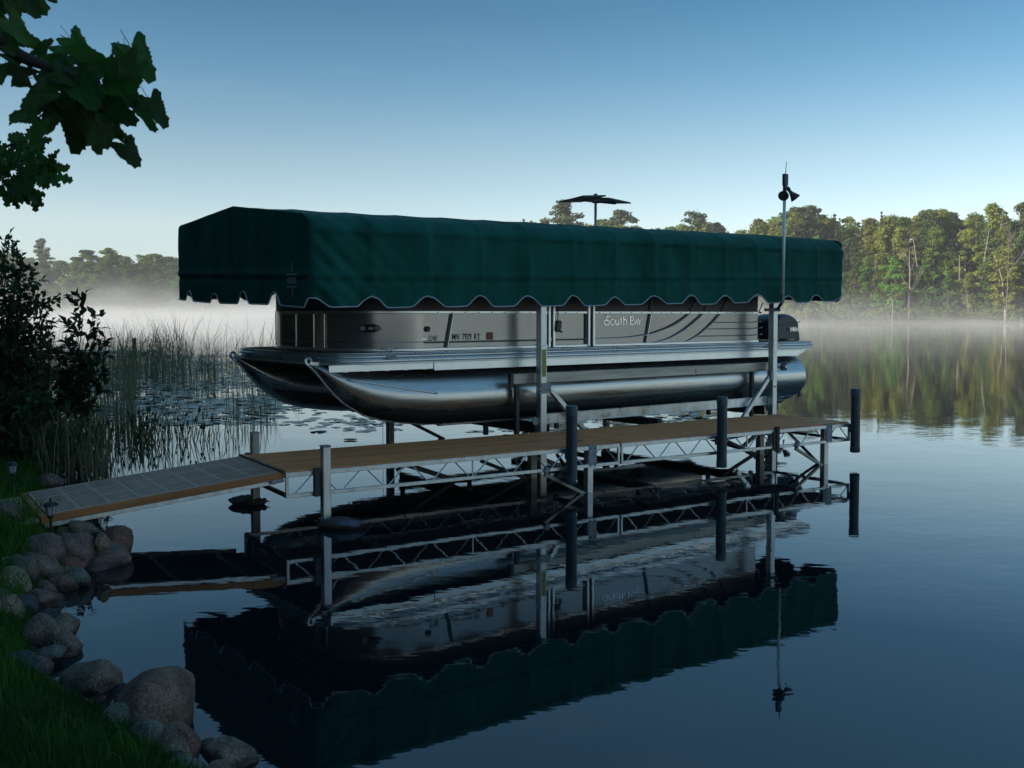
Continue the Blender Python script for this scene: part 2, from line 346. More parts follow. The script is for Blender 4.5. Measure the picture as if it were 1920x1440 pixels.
# ------------------------------------------------------------------ lake water
def water_mat():
    m = bpy.data.materials.new('lake water'); m.use_nodes = True; t = m.node_tree; b = t.nodes['Principled BSDF']; L = t.links
    b.inputs['Base Color'].default_value = (.003, .009, .012, 1); b.inputs['Roughness'].default_value = .015
    b.inputs['IOR'].default_value = 1.75; b.inputs['Specular IOR Level'].default_value = .5
    tc = t.nodes.new('ShaderNodeTexCoord')
    def nz(sc, st, det=2):
        mp = t.nodes.new('ShaderNodeMapping'); mp.inputs['Scale'].default_value = st; mp.inputs['Rotation'].default_value = (0, 0, R(18))
        n = t.nodes.new('ShaderNodeTexNoise'); n.inputs['Scale'].default_value = sc; n.inputs['Detail'].default_value = det
        L.new(tc.outputs['Object'], mp.inputs[0]); L.new(mp.outputs[0], n.inputs['Vector']); return n
    a = nz(1.1, (.6, 1, 1)); c = nz(8.5, (.5, 1, 1)); e = nz(.09, (1, 1, 1))
    mr = t.nodes.new('ShaderNodeMapRange'); mr.inputs['From Min'].default_value = .35; mr.inputs['From Max'].default_value = .7
    mr.inputs['To Min'].default_value = .35; mr.inputs['To Max'].default_value = 1.2; L.new(e.outputs['Fac'], mr.inputs[0])
    m1 = t.nodes.new('ShaderNodeMath'); m1.operation = 'MULTIPLY'; m1.inputs[1].default_value = .0036; L.new(a.outputs['Fac'], m1.inputs[0])
    m2 = t.nodes.new('ShaderNodeMath'); m2.operation = 'MULTIPLY'; m2.inputs[1].default_value = .0009; L.new(c.outputs['Fac'], m2.inputs[0])
    ad = t.nodes.new('ShaderNodeMath'); ad.operation = 'ADD'; L.new(m1.outputs[0], ad.inputs[0]); L.new(m2.outputs[0], ad.inputs[1])
    ml = t.nodes.new('ShaderNodeMath'); ml.operation = 'MULTIPLY'; L.new(ad.outputs[0], ml.inputs[0]); L.new(mr.outputs[0], ml.inputs[1])
    bp = t.nodes.new('ShaderNodeBump'); bp.inputs['Distance'].default_value = 1; bp.inputs['Strength'].default_value = 1
    L.new(ml.outputs[0], bp.inputs['Height']); L.new(bp.outputs[0], b.inputs['Normal'])
    return m
M['water'] = water_mat()
o = MB().add([(-4000, -4000, 0), (4000, -4000, 0), (4000, 4000, 0), (-4000, 4000, 0)], [(0, 1, 2, 3)]).build('water', M['water'])
tag(o, kind='structure')

# ------------------------------------------------------------------ near bank
SHORE = np.array([(-60, 75), (-34, 52), (-20, 33), (-11, 20), (-7.2, 14.5), (-5.3, 11.4), (-4.3, 9.6), (-3.75, 8.6), (-3.35, 7.9), (-3.0, 7.3),
                  (-3.05, 6.6), (-2.75, 5.8), (-2.4, 5.1), (-1.95, 4.7), (-1.5, 4.35), (-1.15, 3.95), (-.75, 3.6), (.3, 2.9), (2.5, 1.8), (9, -1), (40, -14), (120, -60)])
def shore_sd(X, Y):
    """signed distance to the shoreline, positive on land"""
    best = np.full(X.shape, 1e9); sg = np.ones(X.shape)
    for (ax, ay), (bx, by) in zip(SHORE[:-1], SHORE[1:]):
        dx, dy = bx - ax, by - ay; t = np.clip(((X - ax) * dx + (Y - ay) * dy) / (dx * dx + dy * dy), 0, 1)
        px, py = ax + t * dx, ay + t * dy; d = np.hypot(X - px, Y - py)
        cr = dx * (Y - ay) - dy * (X - ax)
        m = d < best - 1e-9; best = np.where(m, d, best); sg = np.where(m, np.where(cr < 0, 1, -1), sg)
    return best * sg
def bank_h(X, Y):
    d = shore_sd(X, Y)
    land = -.06 + .34 * (1 - np.exp(-np.maximum(d, 0) / .38)) + .045 * np.maximum(d, 0) - .0006 * np.maximum(d - 8, 0) ** 1.5
    land = land + .025 * np.sin(X * 2.1 + Y * .7) * np.sin(Y * 1.7 - X) * np.clip(d, 0, 1)
    far = np.clip((Y - 7.2) / 2, 0, 1)
    land = land - far * .05
    return np.where(d > 0, land, -.06 + np.maximum(d, -2) * .5)
def axis(a, b, fa, fb, coarse, fine):
    return np.unique(np.concatenate([np.arange(a, fa, coarse), np.arange(fa, fb, fine), np.arange(fb, b + .1, coarse)]))
xs = axis(-90, 120, -8, 2, 3, .12); ys = axis(-70, 80, 1.5, 13, 3, .12)
GX, GY = np.meshgrid(xs, ys, indexing='ij'); GZ = bank_h(GX, GY)
nx, ny = GX.shape; idx = np.arange(nx * ny).reshape(nx, ny)
Fq = np.stack([idx[:-1, :-1], idx[1:, :-1], idx[1:, 1:], idx[:-1, 1:]], -1).reshape(-1, 4)
keep = (GZ.ravel()[Fq] > -.9).any(1); Fq = Fq[keep]
tag(place('bank_ground', np_mesh('bank_ground', np.stack([GX.ravel(), GY.ravel(), GZ.ravel()], -1), Fq, M['soil'], True, 4)), kind='structure')

# ------------------------------------------------------------------ far shore land
FAR = [(-330, 250), (-250, 318), (-171, 345), (-112, 345), (-60, 330), (0, 318), (45, 292), (72, 262), (100, 245), (135, 232), (175, 205), (220, 160), (250, 90), (240, 0), (200, -80)]
def far_pt(t):
    t = max(0, min(t, len(FAR) - 1.0001)); i = int(t); f = t - i
    return Vector((FAR[i][0] * (1 - f) + FAR[i + 1][0] * f, FAR[i][1] * (1 - f) + FAR[i + 1][1] * f, 0))
def far_nrm(t):
    d = far_pt(t + .3) - far_pt(t - .3); return Vector((-d.y, d.x, 0)).normalized()
def far_rise(off): return -.5 + .45 * min(off + 1, 2) / 1 + .06 * max(off, 0) - .0002 * max(off, 0) ** 2 if off < 150 else 4.8
def fl(a, b_):
    t = a * (len(FAR) - 1); off = (-2, 0, 2, 12, 40, 90, 150, 900)[int(round(b_ * 7))]
    q = far_pt(t) + far_nrm(t) * off; z = (-.6, .0, .6, 1.6, 4.5, 9, 12, 12)[int(round(b_ * 7))]
    return (q.x, q.y, z)
tag(MB().grid(fl, 56, 7).build('far_shore_ground', M['far_land'], smooth=True), kind='structure')

# ------------------------------------------------------------------ trees
def leaf_cloud(centres, radii, n, size, rg, flat=.0, jit=.35):
    """n leaf-clump quads scattered through ellipsoidal puffs"""
    k = rg.integers(0, len(centres), n); c = np.array(centres)[k]; r_ = np.array(radii)[k]
    d = rg.normal(size=(n, 3)); d /= np.linalg.norm(d, axis=1)[:, None]
    rr = rg.random(n) ** .45
    p = c + d * r_ * rr[:, None]
    nrm = d + rg.normal(size=(n, 3)) * .7; nrm[:, 2] += flat; nrm /= np.linalg.norm(nrm, axis=1)[:, None]
    t1 = np.cross(nrm, rg.normal(size=(n, 3))); t1 /= np.linalg.norm(t1, axis=1)[:, None]; t2 = np.cross(nrm, t1)
    s1 = size * (1 - jit + 2 * jit * rg.random((n, 1))); s2 = s1 * (.45 + .4 * rg.random((n, 1)))
    V = np.stack([p - t1 * s1, p - t2 * s2 + nrm * s1 * .12, p + t1 * s1, p + t2 * s2 - nrm * s1 * .12], 1).reshape(-1, 3)
    Fc = np.arange(n * 4).reshape(n, 4); return V, Fc
def trunk_mb(H, r0, lean, rg, limbs=8, top=.9, lo=.35, spread=.2):
    mb = MB(); pts = []
    for i in range(6):
        f = i / 5; pts.append((lean[0] * f * f * H + rg.normal() * .01 * H, lean[1] * f * f * H + rg.normal() * .01 * H, f * H * top))
    mb.tube(pts, [r0 * (1 - .85 * i / 5) for i in range(6)], 6)
    for i in range(limbs):
        f = lo + (top - lo - .08) * i / max(1, limbs - 1); a = rg.random() * 6.28; q = Vector(pts[0]).lerp(Vector(pts[-1]), f / top)
        L_ = H * spread * (1.1 - f) * (.7 + .6 * rg.random())
        e = q + Vector((math.cos(a) * L_, math.sin(a) * L_, L_ * .5)); mb.tube([q, q.lerp(e, .5) + Vector((0, 0, -.03 * L_)), e], [r0 * .3, r0 * .2, r0 * .06], 4)
    return mb
def variant(kind, seed):
    rg = np.random.default_rng(seed); H = 1.0; cs = []; rs = []
    if kind in ('deciduous', 'birch', 'gold', 'bright'):
        wd = {'deciduous': .21, 'birch': .135, 'gold': .16, 'bright': .2}[kind]; lo = {'deciduous': .22, 'birch': .3, 'gold': .2, 'bright': .12}[kind]
        for i in range(44 if kind != 'birch' else 46):
            f = rg.random(); z = lo + (1 - lo) * f
            env = wd * (math.sin(math.pi * min(1, max(.05, (f * .84 + .15)))) ** .75) * (1.0 - .35 * f) * (.8 + .45 * rg.random())
            a = rg.random() * 6.28; q = env * (.35 + .75 * rg.random()); rr = (.022 + .036 * rg.random()) * (1.15 if kind == 'deciduous' else .95)
            cs.append((math.cos(a) * q, math.sin(a) * q, min(z, .965))); rs.append((rr * 1.15, rr * 1.15, rr * (.8 if kind != 'birch' else 1.15)))
        n = 4600; size = .0122; flat = .3
        lm = {'deciduous': 'leaf_oak', 'birch': 'leaf_birch', 'gold': 'leaf_gold', 'bright': 'leaf_maple'}[kind]
        tb = trunk_mb(1, .011 if kind != 'birch' else .0085, (rg.normal() * .05, rg.normal() * .05), rg, 9)
        bk = 'bark_birch' if kind in ('birch', 'gold') else 'bark'
    elif kind == 'pine':
        for i in range(40):
            f = rg.random(); z = .40 + .57 * f; a = rg.random() * 6.28; q = .17 * (1 - f * .55) * (.15 + .85 * rg.random())
            cs.append((math.cos(a) * q, math.sin(a) * q, z)); rr = .062 * (1.1 - .35 * f); rs.append((rr * 1.25, rr * 1.25, rr * .5))
        n = 4200; size = .012; flat = .8; lm = 'leaf_pine'; bk = 'bark'; tb = trunk_mb(1, .012, (rg.normal() * .02, 0), rg, 14, .98, .35, .22)
    else:
        for i in range(30):
            f = i / 29; z = .08 + .9 * f; 
            for j in range(3):
                a = rg.random() * 6.28; q = .115 * (1 - f) * (.6 + .5 * rg.random()); cs.append((math.cos(a) * q, math.sin(a) * q, z)); rr = .05 * (1.08 - f) + .006; rs.append((rr, rr, rr * .5))
        n = 2400; size = .013; flat = .4; lm = 'leaf_spruce'; bk = 'bark'; tb = trunk_mb(1, .009, (0, 0), rg, 4, 1.0, .2, .1)
    V, Fc = leaf_cloud(cs, rs, n, size, rg, flat)
    return np_mesh(kind + '_crown', V, Fc, M[lm], False, 4), tb.mesh(kind + '_trunk', M[bk], True)
VAR = {k: [variant(k, 100 + 17 * i + j * 7) for i in range(nv)] for j, (k, nv) in enumerate((('deciduous', 5), ('birch', 4), ('gold', 2), ('bright', 3), ('pine', 3), ('spruce', 2)))}
NAMES = {'deciduous': 'oak_tree', 'birch': 'birch_tree', 'gold': 'yellowing_tree', 'bright': 'maple_tree', 'pine': 'pine_tree', 'spruce': 'spruce_tree'}
def tree(kind, loc, H, label, group=None, wide=1, rz=None, name=None, vi=None):
    cr, tk = VAR[kind][rnd.randrange(len(VAR[kind])) if vi is None else vi]
    t = empty(name or NAMES[kind], loc, rnd.random() * 6.28 if rz is None else rz, label, 'tree', group)
    t.scale = (H * wide, H * wide, H)
    place('trunk', tk, t); place('crown', cr, t); return t
side_of = lambda x: 'left' if x < -60 else ('right' if x > 60 else 'middle')
LBL = {'deciduous': 'broad dark green oak in the {} shore wood', 'birch': 'slender birch with pale trunk in the {} shore wood', 'gold': 'yellowing thin tree in the {} shore wood',
       'bright': 'bright green maple in the {} shore wood', 'pine': 'flat-layered pine in the {} shore wood', 'spruce': 'narrow dark spruce in the {} shore wood'}
WORD = {'left': 'misty left', 'right': 'sunlit right', 'middle': 'far middle'}
GRP = {'deciduous': 'oaks', 'birch': 'birches', 'gold': 'yellowing trees', 'bright': 'maples', 'pine': 'pines', 'spruce': 'spruces'}
SKY_L = [(0, 470), (60, 482), (130, 478), (190, 463), (250, 478), (330, 480), (520, 470), (700, 450), (940, 418), (980, 410), (1060, 416), (1160, 418), (1240, 422), (1330, 417), (1400, 425), (1430, 405),
         (1500, 392), (1560, 408), (1600, 412), (1650, 410), (1700, 402), (1740, 398), (1790, 400), (1850, 405), (1920, 402), (2300, 400)]
def skyline(px):
    for (a, ya), (b_, yb) in zip(SKY_L[:-1], SKY_L[1:]):
        if a <= px <= b_: return ya + (yb - ya) * (px - a) / (b_ - a)
    return 460 if px < 0 else 400
WHAT = {'deciduous': 'broad dark green oak', 'birch': 'slender birch', 'gold': 'yellowing thin tree', 'bright': 'bright green maple', 'pine': 'dark pine', 'spruce': 'narrow dark spruce'}
def spot(px):
    for lim, t_ in ((0, 'beyond the left edge'), (60, 'left of the lone pine'), (120, 'under the lone pine'), (200, 'right of the lone pine'), (270, 'in the left wood'), (345, 'beside the canopy front'), (950, 'hidden by the canopy'),
                    (1120, 'behind the solar panels'), (1250, 'right of the solar panels'), (1440, 'left of the lamp pole'), (1520, 'right of the lamp pole'), (1585, 'over the canopy end'), (1640, 'left of the spruce spire'), (1700, 'around the bare tree'),
                    (1770, 'right of the bare tree'), (1840, 'left of the drooping tree'), (1925, 'near the right edge')):
        if px < lim: return t_
    return 'beyond the right edge'
count = 0
rows = [(2.5, 2.3, .62, .28), (7, 2.6, .93, .10), (16, 3.2, 1.0, .06), (30, 4.4, 1.02, .05)]
tlen = sum((Vector(FAR[i + 1]) - Vector(FAR[i])).length for i in range(len(FAR) - 1))
for ri, (off, step, hf, hv) in enumerate(rows):
    t = 1.0
    while t < 10.5:
        seg = (Vector(FAR[int(t) + 1]) - Vector(FAR[int(t)])).length
        p = far_pt(t); px = 960 + 1850 * p.x / p.y
        dense = 1 if (px < 350 or px > 1400) else (1.25 if px > 940 else 3.6)
        if px > 2050: dense = 2.5
        if px < -60: dense = 2.5
        t += step * 1.62 * dense * (.7 + .6 * rnd.random()) / seg
        if t >= 10.5: break
        q = far_pt(t) + far_nrm(t) * (off + rnd.uniform(-2, 2)); px = 960 + 1850 * q.x / q.y
        z = .3 + off * .07; top = CAM_Z + (590 - skyline(px)) * q.y / 1850
        H = (top - z) * hf * (1 + rnd.uniform(-1, .35) * hv * 1.6)
        if px < 600:
            kind = rnd.choices(['deciduous', 'bright', 'gold', 'pine'], [6, 1.3, 2.2, 2])[0]
        else:
            kind = rnd.choices(['deciduous', 'birch', 'bright', 'gold', 'pine', 'spruce'], [3.4, 4.2, 1.6, 2, 1.9, 1.5])[0]
        if ri == 0: kind = rnd.choices(['deciduous', 'bright', 'birch'], [3, 2, 2])[0]
        sd_ = WORD[side_of(q.x)]
        wide = {'deciduous': 1.15, 'birch': 1.25, 'gold': 1.1, 'bright': 1.0, 'pine': 1.0, 'spruce': .85}[kind] * rnd.uniform(.85, 1.2) * (1.35 if px < 600 else 1)
        lab = WHAT[kind] + ' ' + ('at the waterline', 'in the second row', 'in the third row', 'on the skyline')[ri] + ' ' + spot(px)
        tree(kind, (q.x, q.y, z), H, lab, lab + ' group', wide); count += 1
print('far trees', count)
# trees one can single out on the skyline
def lone(kind, px, ytop, off, label, wide=1, name=None, D=None, vi=None):
    best = min((abs(960 + 1850 * far_pt(k / 20).x / far_pt(k / 20).y - px), k / 20) for k in range(10, 220))[1]
    q = far_pt(best) + far_nrm(best) * off; X = (px - 960) / 1850 * q.y
    H = CAM_Z + (590 - ytop) * q.y / 1850 - (.3 + off * .07)
    return tree(kind, (X, q.y, .3 + off * .07), H, label, None, wide, name=name, vi=vi)
lone('pine', 82, 446, 20, 'lone pine standing above the misty left shore wood', .75)
lone('pine', 1060, 374, 14, 'big tall pine behind the left solar panel', 1.15, vi=0)
lone('pine', 1165, 391, 14, 'round-topped pine to the right of the solar panel pole', 1.1, vi=1)
lone('pine', 1305, 390, 12, 'spreading pine between the solar panels and the lamp pole', 1.0, vi=2)
lone('spruce', 1649, 396, 12, 'sharp dark spruce spire on the right skyline beside the bare tree', .55)
lone('spruce', 1571, 408, 12, 'small spruce tip just right of the canopy end', .5)
lone('pine', 1508, 384, 10, 'pyramid pine right of the lamp pole above the canopy', 1.2)
lone('pine', 1735, 388, 9, 'ragged pine top on the right skyline', .9)
lone('birch', 1858, 386, 8, 'tall thin birch near the right edge of the photo', 1.2)
lone('pine', 1919, 378, 9, 'tallest pine at the right edge', .9)
lone('bright', 1672, 478, -1, 'bright green maple standing forward over the water on the right shore', 1.35, vi=0)
lone('gold', 1885, 465, -1, 'drooping yellow-green tree leaning out over the mist at the right', 1.5, vi=0)
lone('bright', 1735, 545, -1, 'small bright maple low on the right bank in the mist', 1.2, vi=1)
# orange bush and bare tree
V, Fc = leaf_cloud([(0, 0, .25), (.05, 0, .5), (0, .05, .75)], [(.22, .22, .25), (.18, .18, .25), (.12, .12, .22)], 700, .05, rng)
q = P(1563, 600, 262)
t = empty('orange_bush', (q.x, q.y, .4), 0, 'small orange bush at the waterline on the right shore', 'bush')
t.scale = (5.5, 5.5, 6.5)
place('foliage', np_mesh('orange_foliage', V, Fc, M['leaf_orange'], False, 4), t); MB().tube([(0, 0, -.1), (0, 0, .6)], [.03, .01], 5).build('stem', M['bark'], t)
def bare(px, ytop, Y, label, H0=20, seed=3):
    rg = random.Random(seed); top = CAM_Z + (590 - ytop) * Y / 1850; mb = MB()
    def br(p, d, L_, r_, lv):
        e = p + d * L_; mb.tube([p, p.lerp(e, .5) + Vector((rg.uniform(-.03, .03) * L_, 0, 0)), e], [r_, r_ * .8, r_ * .5], 5)
        if lv < 4:
            for i in range(3 if lv else 7):
                f = rg.uniform(.45, 1); dd = (d + Vector((rg.uniform(-.8, .8), rg.uniform(-.8, .8), rg.uniform(-.1, .5)))).normalized()
                br(p.lerp(e, f), dd, L_ * rg.uniform(.3, .5), r_ * .5, lv + 1)
    br(Vector((0, 0, 0)), Vector((.02, 0, 1)), (top - 1) * .75, .14, 0)
    q = P(px, 500, Y); t = empty('bare_tree', (q.x, q.y, .8), 0, label, 'tree'); mb.build('trunk', M['bark_dead'], t); return t
bare(1656, 392, 262, 'leafless grey tree beside the spruce spire on the right skyline')
bare(1706, 470, 243, 'dead pale snag among the green trees of the right shore', seed=8)
bare(1888, 430, 232, 'forked bare snag above the drooping tree at the right', seed=5)
# pale leaning trunks on the right shoreline
for px, yb, yt, lean, lab in ((1515, 598, 572, -.25, 'pale leaning trunk at the waterline under the canopy end'), (1673, 592, 560, .02, 'pale double birch trunk beneath the bright maple'),
                              (1706, 520, 468, -.02, 'straight white birch trunk standing in front of the dark wood'), (1799, 505, 478, .0, 'short white broken birch trunk in mid wood'), (1720, 480, 445, -.22, 'slanting pale birch trunk on the right shore'),
                              (1845, 470, 430, .25, 'slanting pale trunk below the right skyline')):
    Y = 226 if px > 1690 else 238 if px > 1600 else 250; a = P(px, yb, Y); b_ = P(px + (yb - yt) * lean, yt, Y)
    t = empty('birch_tree', (a.x, a.y, 0), 0, lab, 'tree')
    MB().tube([a - Vector((a.x, a.y, 0)) - Vector((0, 0, 2.5)), b_ - Vector((a.x, a.y, 0))], [.075, .05], 6).build('trunk', M['bark_birch'], t)
# dense undergrowth along the right shoreline + the wood behind as one mass
cs = []; rs = []
for k in range(420):
    t = 1 + 9.5 * k / 420; q = far_pt(t) + far_nrm(t) * rnd.uniform(-.5, 5); cs.append((q.x, q.y, 1.0 + rnd.random() * 1.8)); r_ = rnd.uniform(1, 2.2); rs.append((r_ * 1.4, r_ * 1.4, r_))
V, Fc = leaf_cloud(cs, rs, 26000, .38, rng)
tag(place('shoreline_brush', np_mesh('shoreline_brush', V, Fc, M['leaf_oak'], False, 4)), 'low green brush and grass along the far shoreline', 'brush', kind='stuff')
cs = []; rs = []
for k in range(900):
    t = .6 + 12.5 * rnd.random(); off = rnd.uniform(34, 75); q = far_pt(t) + far_nrm(t) * off; px = 960 + 1850 * q.x / max(q.y, 50)
    top = (590 - skyline(px)) * q.y / 1850; r_ = rnd.uniform(2, 4); cs.append((q.x, q.y, rnd.uniform(.0, .95 if px > 900 else .84) * top - r_ * .3 + 1)); rs.append((r_ * 1.5, r_ * 1.5, r_))
V, Fc = leaf_cloud(cs, rs, 90000, .85, rng)
tag(place('woodland', np_mesh('woodland', V, Fc, M['leaf_oak'], False, 4)), 'dark mass of forest behind the shoreline trees', 'forest', kind='stuff')
# the wood on the viewer's own bank, left of and behind the camera: it keeps the sun off the bay
Vs = []; Fs = []; n0 = 0; mi = []
tm = MB()
spots = []
for row, x0 in enumerate((-12.5, -17.5, -23)):
    for k in range(26): spots.append((x0 + rnd.uniform(-1.2, 1.2), 24 - k * 2.5 + rnd.uniform(-.8, .8)))
for k in range(26):
    for j in (0, 6): y = 22 + k * 1.25; spots.append((-.80 * y - 6 - j - rnd.uniform(0, 4), y))
for k in range(16): spots.append((rnd.uniform(-22, -5), rnd.uniform(-38, -14)))
for (x, y) in spots:
    x = min(x, -.78 * y - 4.5)
    Hh = rnd.uniform(15, 21); base = .5
    tm.tube([(x, y, 0), (x + rnd.uniform(-.5, .5), y, Hh * .8)], [.25, .08], 6)
    cc = []; rr_ = []
    for i in range(20):
        f = rnd.random(); a2 = rnd.random() * 6.28; q2 = 3.4 * (1.05 - .6 * f) * rnd.random() ** .5
        cc.append((x + math.cos(a2) * q2, y + math.sin(a2) * q2, 2.0 + (Hh - 2.5) * f)); rr_.append((1.7, 1.7, 1.5))
    V, Fc = leaf_cloud(cc, rr_, 2000, .45, rng); Vs.append(V); Fs.append(Fc + n0); n0 += len(V)
tag(place('bank_wood', np_mesh('bank_wood', np.concatenate(Vs), np.concatenate(Fs), M['leaf_shrub'], False, 4)), 'dense wood covering the near bank beside and behind the viewer', 'wood', kind='stuff')
tag(tm.build('bank_wood_trunks', M['bark']), 'trunks of the dense wood on the near bank', 'wood', kind='stuff')

# ------------------------------------------------------------------ dock
DA = R(32.2); F0 = Vector((-1.959, 8.457, 0)); ZD = .505; DL = 7.32; DW = 1.17
dock = empty('dock', F0, DA, 'long brown-topped dock on silver trusses beside the boat lift', 'dock')
SEC = 3.65
for k in range(2):
    x0 = k * (SEC + .02)
    nb = 8
    for j in range(nb):
        bw = DW / nb
        MB().box((x0 + SEC / 2, bw * (j + .5), ZD - .011), (SEC, bw - .005, .022), .003).build('deck_board', M['wood'], dock)
    for side, y in ((0, -.012), (1, DW + .012)):
        MB().bar((x0, y, ZD - .036), (x0 + SEC, y, ZD - .036), .024, .042, .003).build('top_rail', M['alu'], dock)
        MB().bar((x0, y, .285), (x0 + SEC, y, .285), .024, .034, .003).build('bottom_rail', M['alu'], dock)
        for e in (x0 + .013, x0 + SEC - .013):
            MB().box((e, y, .375), (.026, .022, .15), .002).build('upright', M['alu'], dock)
        if side == 0:
            MB().box((x0 + 1.86, y, .375), (.014, .014, .15), .002).build('upright', M['alu'], dock)
        for i in range(8):
            xx = x0 + .08 + i * .45
            MB().tube([(xx, y, .30), (xx + .155, y, ZD - .055)], .0065, 6).build('truss_rod', M['alu'], dock)
            if xx + .4 < x0 + SEC: MB().tube([(xx + .235, y, ZD - .055), (xx + .39, y, .30)], .0065, 6).build('truss_rod', M['alu'], dock)
        for i in range(6):      # screw heads on the edge boards
            pass
    for xe in (x0 + .02, x0 + SEC - .02):
        MB().bar((xe, .002, .285), (xe, DW - .002, .285), .034, .034, .003).build('cross_member', M['dark_steel'], dock)
        MB().bar((xe, .002, ZD - .04), (xe, DW - .002, ZD - .04), .034, .034, .003).build('cross_member', M['alu_worn'], dock)
    for xe in (x0 + 1.2, x0 + 2.4):
        MB().bar((xe, .002, ZD - .045), (xe, DW - .002, ZD - .045), .04, .04, .003).build('cross_member', M['alu_worn'], dock)
sc_ = MB()
for i in range(13): sc_.lathe([(.006, 0), (.006, .003), (.0, .004)], (.28 + i * .56, .018, ZD), 8)
sc_.build('screw_heads', M['dark_steel'], dock)
MB().box((SEC + .01, DW / 2, ZD - .02), (.016, DW, .03)).build('seam_strip', M['black'], dock)
MB().box((-.02, DW / 2, ZD - .006), (.03, DW + .03, .028), .004).build('end_strip', M['black'], dock)
for cx_, cy_ in ((3.35, .30), (2.95, DW - .05), (6.9, .18), (6.3, DW - .07)):
    MB().lathe([(.0, 0), (.045, 0), (.045, .004), (.036, .006), (.0, .006)], (cx_, cy_, ZD), 16).build('leg_hole_cap', M['black'], dock)
def leg(x, y, top, wd=.075, m='alu', pl=True):
    mb = MB(); mb.box((x, y, (top - 1.0) / 2), (wd, wd, top + 1.0), .006)
    o = mb.build('leg', M[m], dock)
    if pl:
        MB().box((x, y, top + .005), (wd + .006, wd + .006, .012), .003).build('cap', M['galv'], o)
    return o
leg(.345, -.064, .70, m='alu'); MB().box((.27, -.045, .39), (.05, .05, .25), .004).build('leg_bracket', M['dark_steel'], dock)
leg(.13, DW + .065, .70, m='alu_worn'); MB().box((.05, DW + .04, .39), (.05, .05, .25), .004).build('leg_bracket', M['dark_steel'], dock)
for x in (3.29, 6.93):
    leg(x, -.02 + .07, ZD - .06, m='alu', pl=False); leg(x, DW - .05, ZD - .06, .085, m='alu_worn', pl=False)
    MB().box((x, -.027, .40), (.10, .005, .22), .002).build('bolt_plate', M['galv'], dock)
    bm_ = MB()
    for dx in (-.03, .03):
        for z in (.285, .468): bm_.lathe([(.007, 0), (.007, .004), (0, .005)], (x + dx, -.030, z), 8, Matrix.Rotation(R(90), 3, 'X'))
    bm_.build('bolts', M['dark_steel'], dock)
    MB().bar((x - .60, -.02, .245), (x - .03, .03, -.03), .03, .035).build('leg_brace', M['alu_worn'], dock)
    MB().bar((x - .60, -.025, .262), (x - .56, -.025, .31), .05, .05).build('brace_clamp', M['galv'], dock)
    MB().bar((x - .02, .60, .33), (x - .03, .04, -.05), .03, .03).build('leg_brace', M['dark_steel'], dock)
    MB().bar((x - .66, DW - .02, .24), (x - .02, DW - .05, -.03), .035, .04).build('leg_brace', M['dark_steel'], dock)
MB().box((6.0, -.036, .38), (.05, .045, .30), .004).build('side_stake', M['rust'], dock)
MB().box((5.955, -.03, .36), (.035, .03, .22), .004).build('side_stake', M['dark_steel'], dock)
MB().box((6.5, DW * .5, .40), (.35, .25, .10), .01).build('under_box', M['dark_steel'], dock)
MB().bar((1.7, DW + .02, .28), (2.6, DW + .3, -.05), .05, .05).build('leg_brace', M['dark_steel'], dock)
# bumpers
def bumper(s, lab):
    t = empty('dock_bumper', F0 + Matrix.Rotation(DA, 3, 'Z') @ Vector((s, -.095, .13)), DA, lab, 'dock bumper', 'vinyl post bumpers along the dock front')
    n = 16; prof = []
    mb = MB(); vs = []; fs = []; H_ = .80; zs = [.075, H_ - .09]
    ring = []
    for k in range(n * 2):
        a = 2 * math.pi * k / (n * 2); r_ = .058 if k % 4 else .054
        ring.append((r_ * math.cos(a), r_ * math.sin(a)))
    for z in zs:
        for x, y in ring: vs.append((x, y, z))
    m_ = len(ring)
    fs = [(k, (k + 1) % m_, m_ + (k + 1) % m_, m_ + k) for k in range(m_)]
    mb.add(vs, fs).build('sleeve', M['bumper'], t, angle=40)
    MB().lathe([(.045, 0), (.056, .004), (.061, .012), (.061, .075), (.055, .078)], (0, 0, 0), 20).build('bottom_cap', M['bumper_cap'], t, angle=35)
    MB().lathe([(.055, H_ - .092), (.062, H_ - .09), (.062, H_ - .012), (.056, H_), (0, H_ + .002)], (0, 0, 0), 20).build('top_cap', M['bumper_cap'], t, angle=35)
    MB().lathe([(.009, 0), (.009, .004), (0, .005)], (.02, -.058, .04), 8, Matrix.Rotation(R(90), 3, 'X')).build('bolt', M['alu'], t)
    MB().box((0, .07, .30), (.06, .03, .10), .004).build('mount', M['dark_steel'], t)
    return t
bumper(2.97, 'dark vinyl post bumper at the middle seam of the dock'); bumper(5.05, 'dark vinyl post bumper near the rear lift brace')
bumper(7.325, 'dark vinyl post bumper on the far outer corner of the dock')

# ------------------------------------------------------------------ gangway to the bank
GL = 1.93; gz1 = .31
slope = math.atan2(ZD - .02 - gz1, GL)
gang = empty('gangway', (F0.x, F0.y, ZD - .006), 0, 'sloping gangway with ribbed grey grating panels from the bank to the dock', 'gangway')
gang.rotation_euler = (Matrix.Rotation(DA + R(1), 4, 'Z') @ Matrix.Rotation(-slope, 4, 'Y')).to_euler()
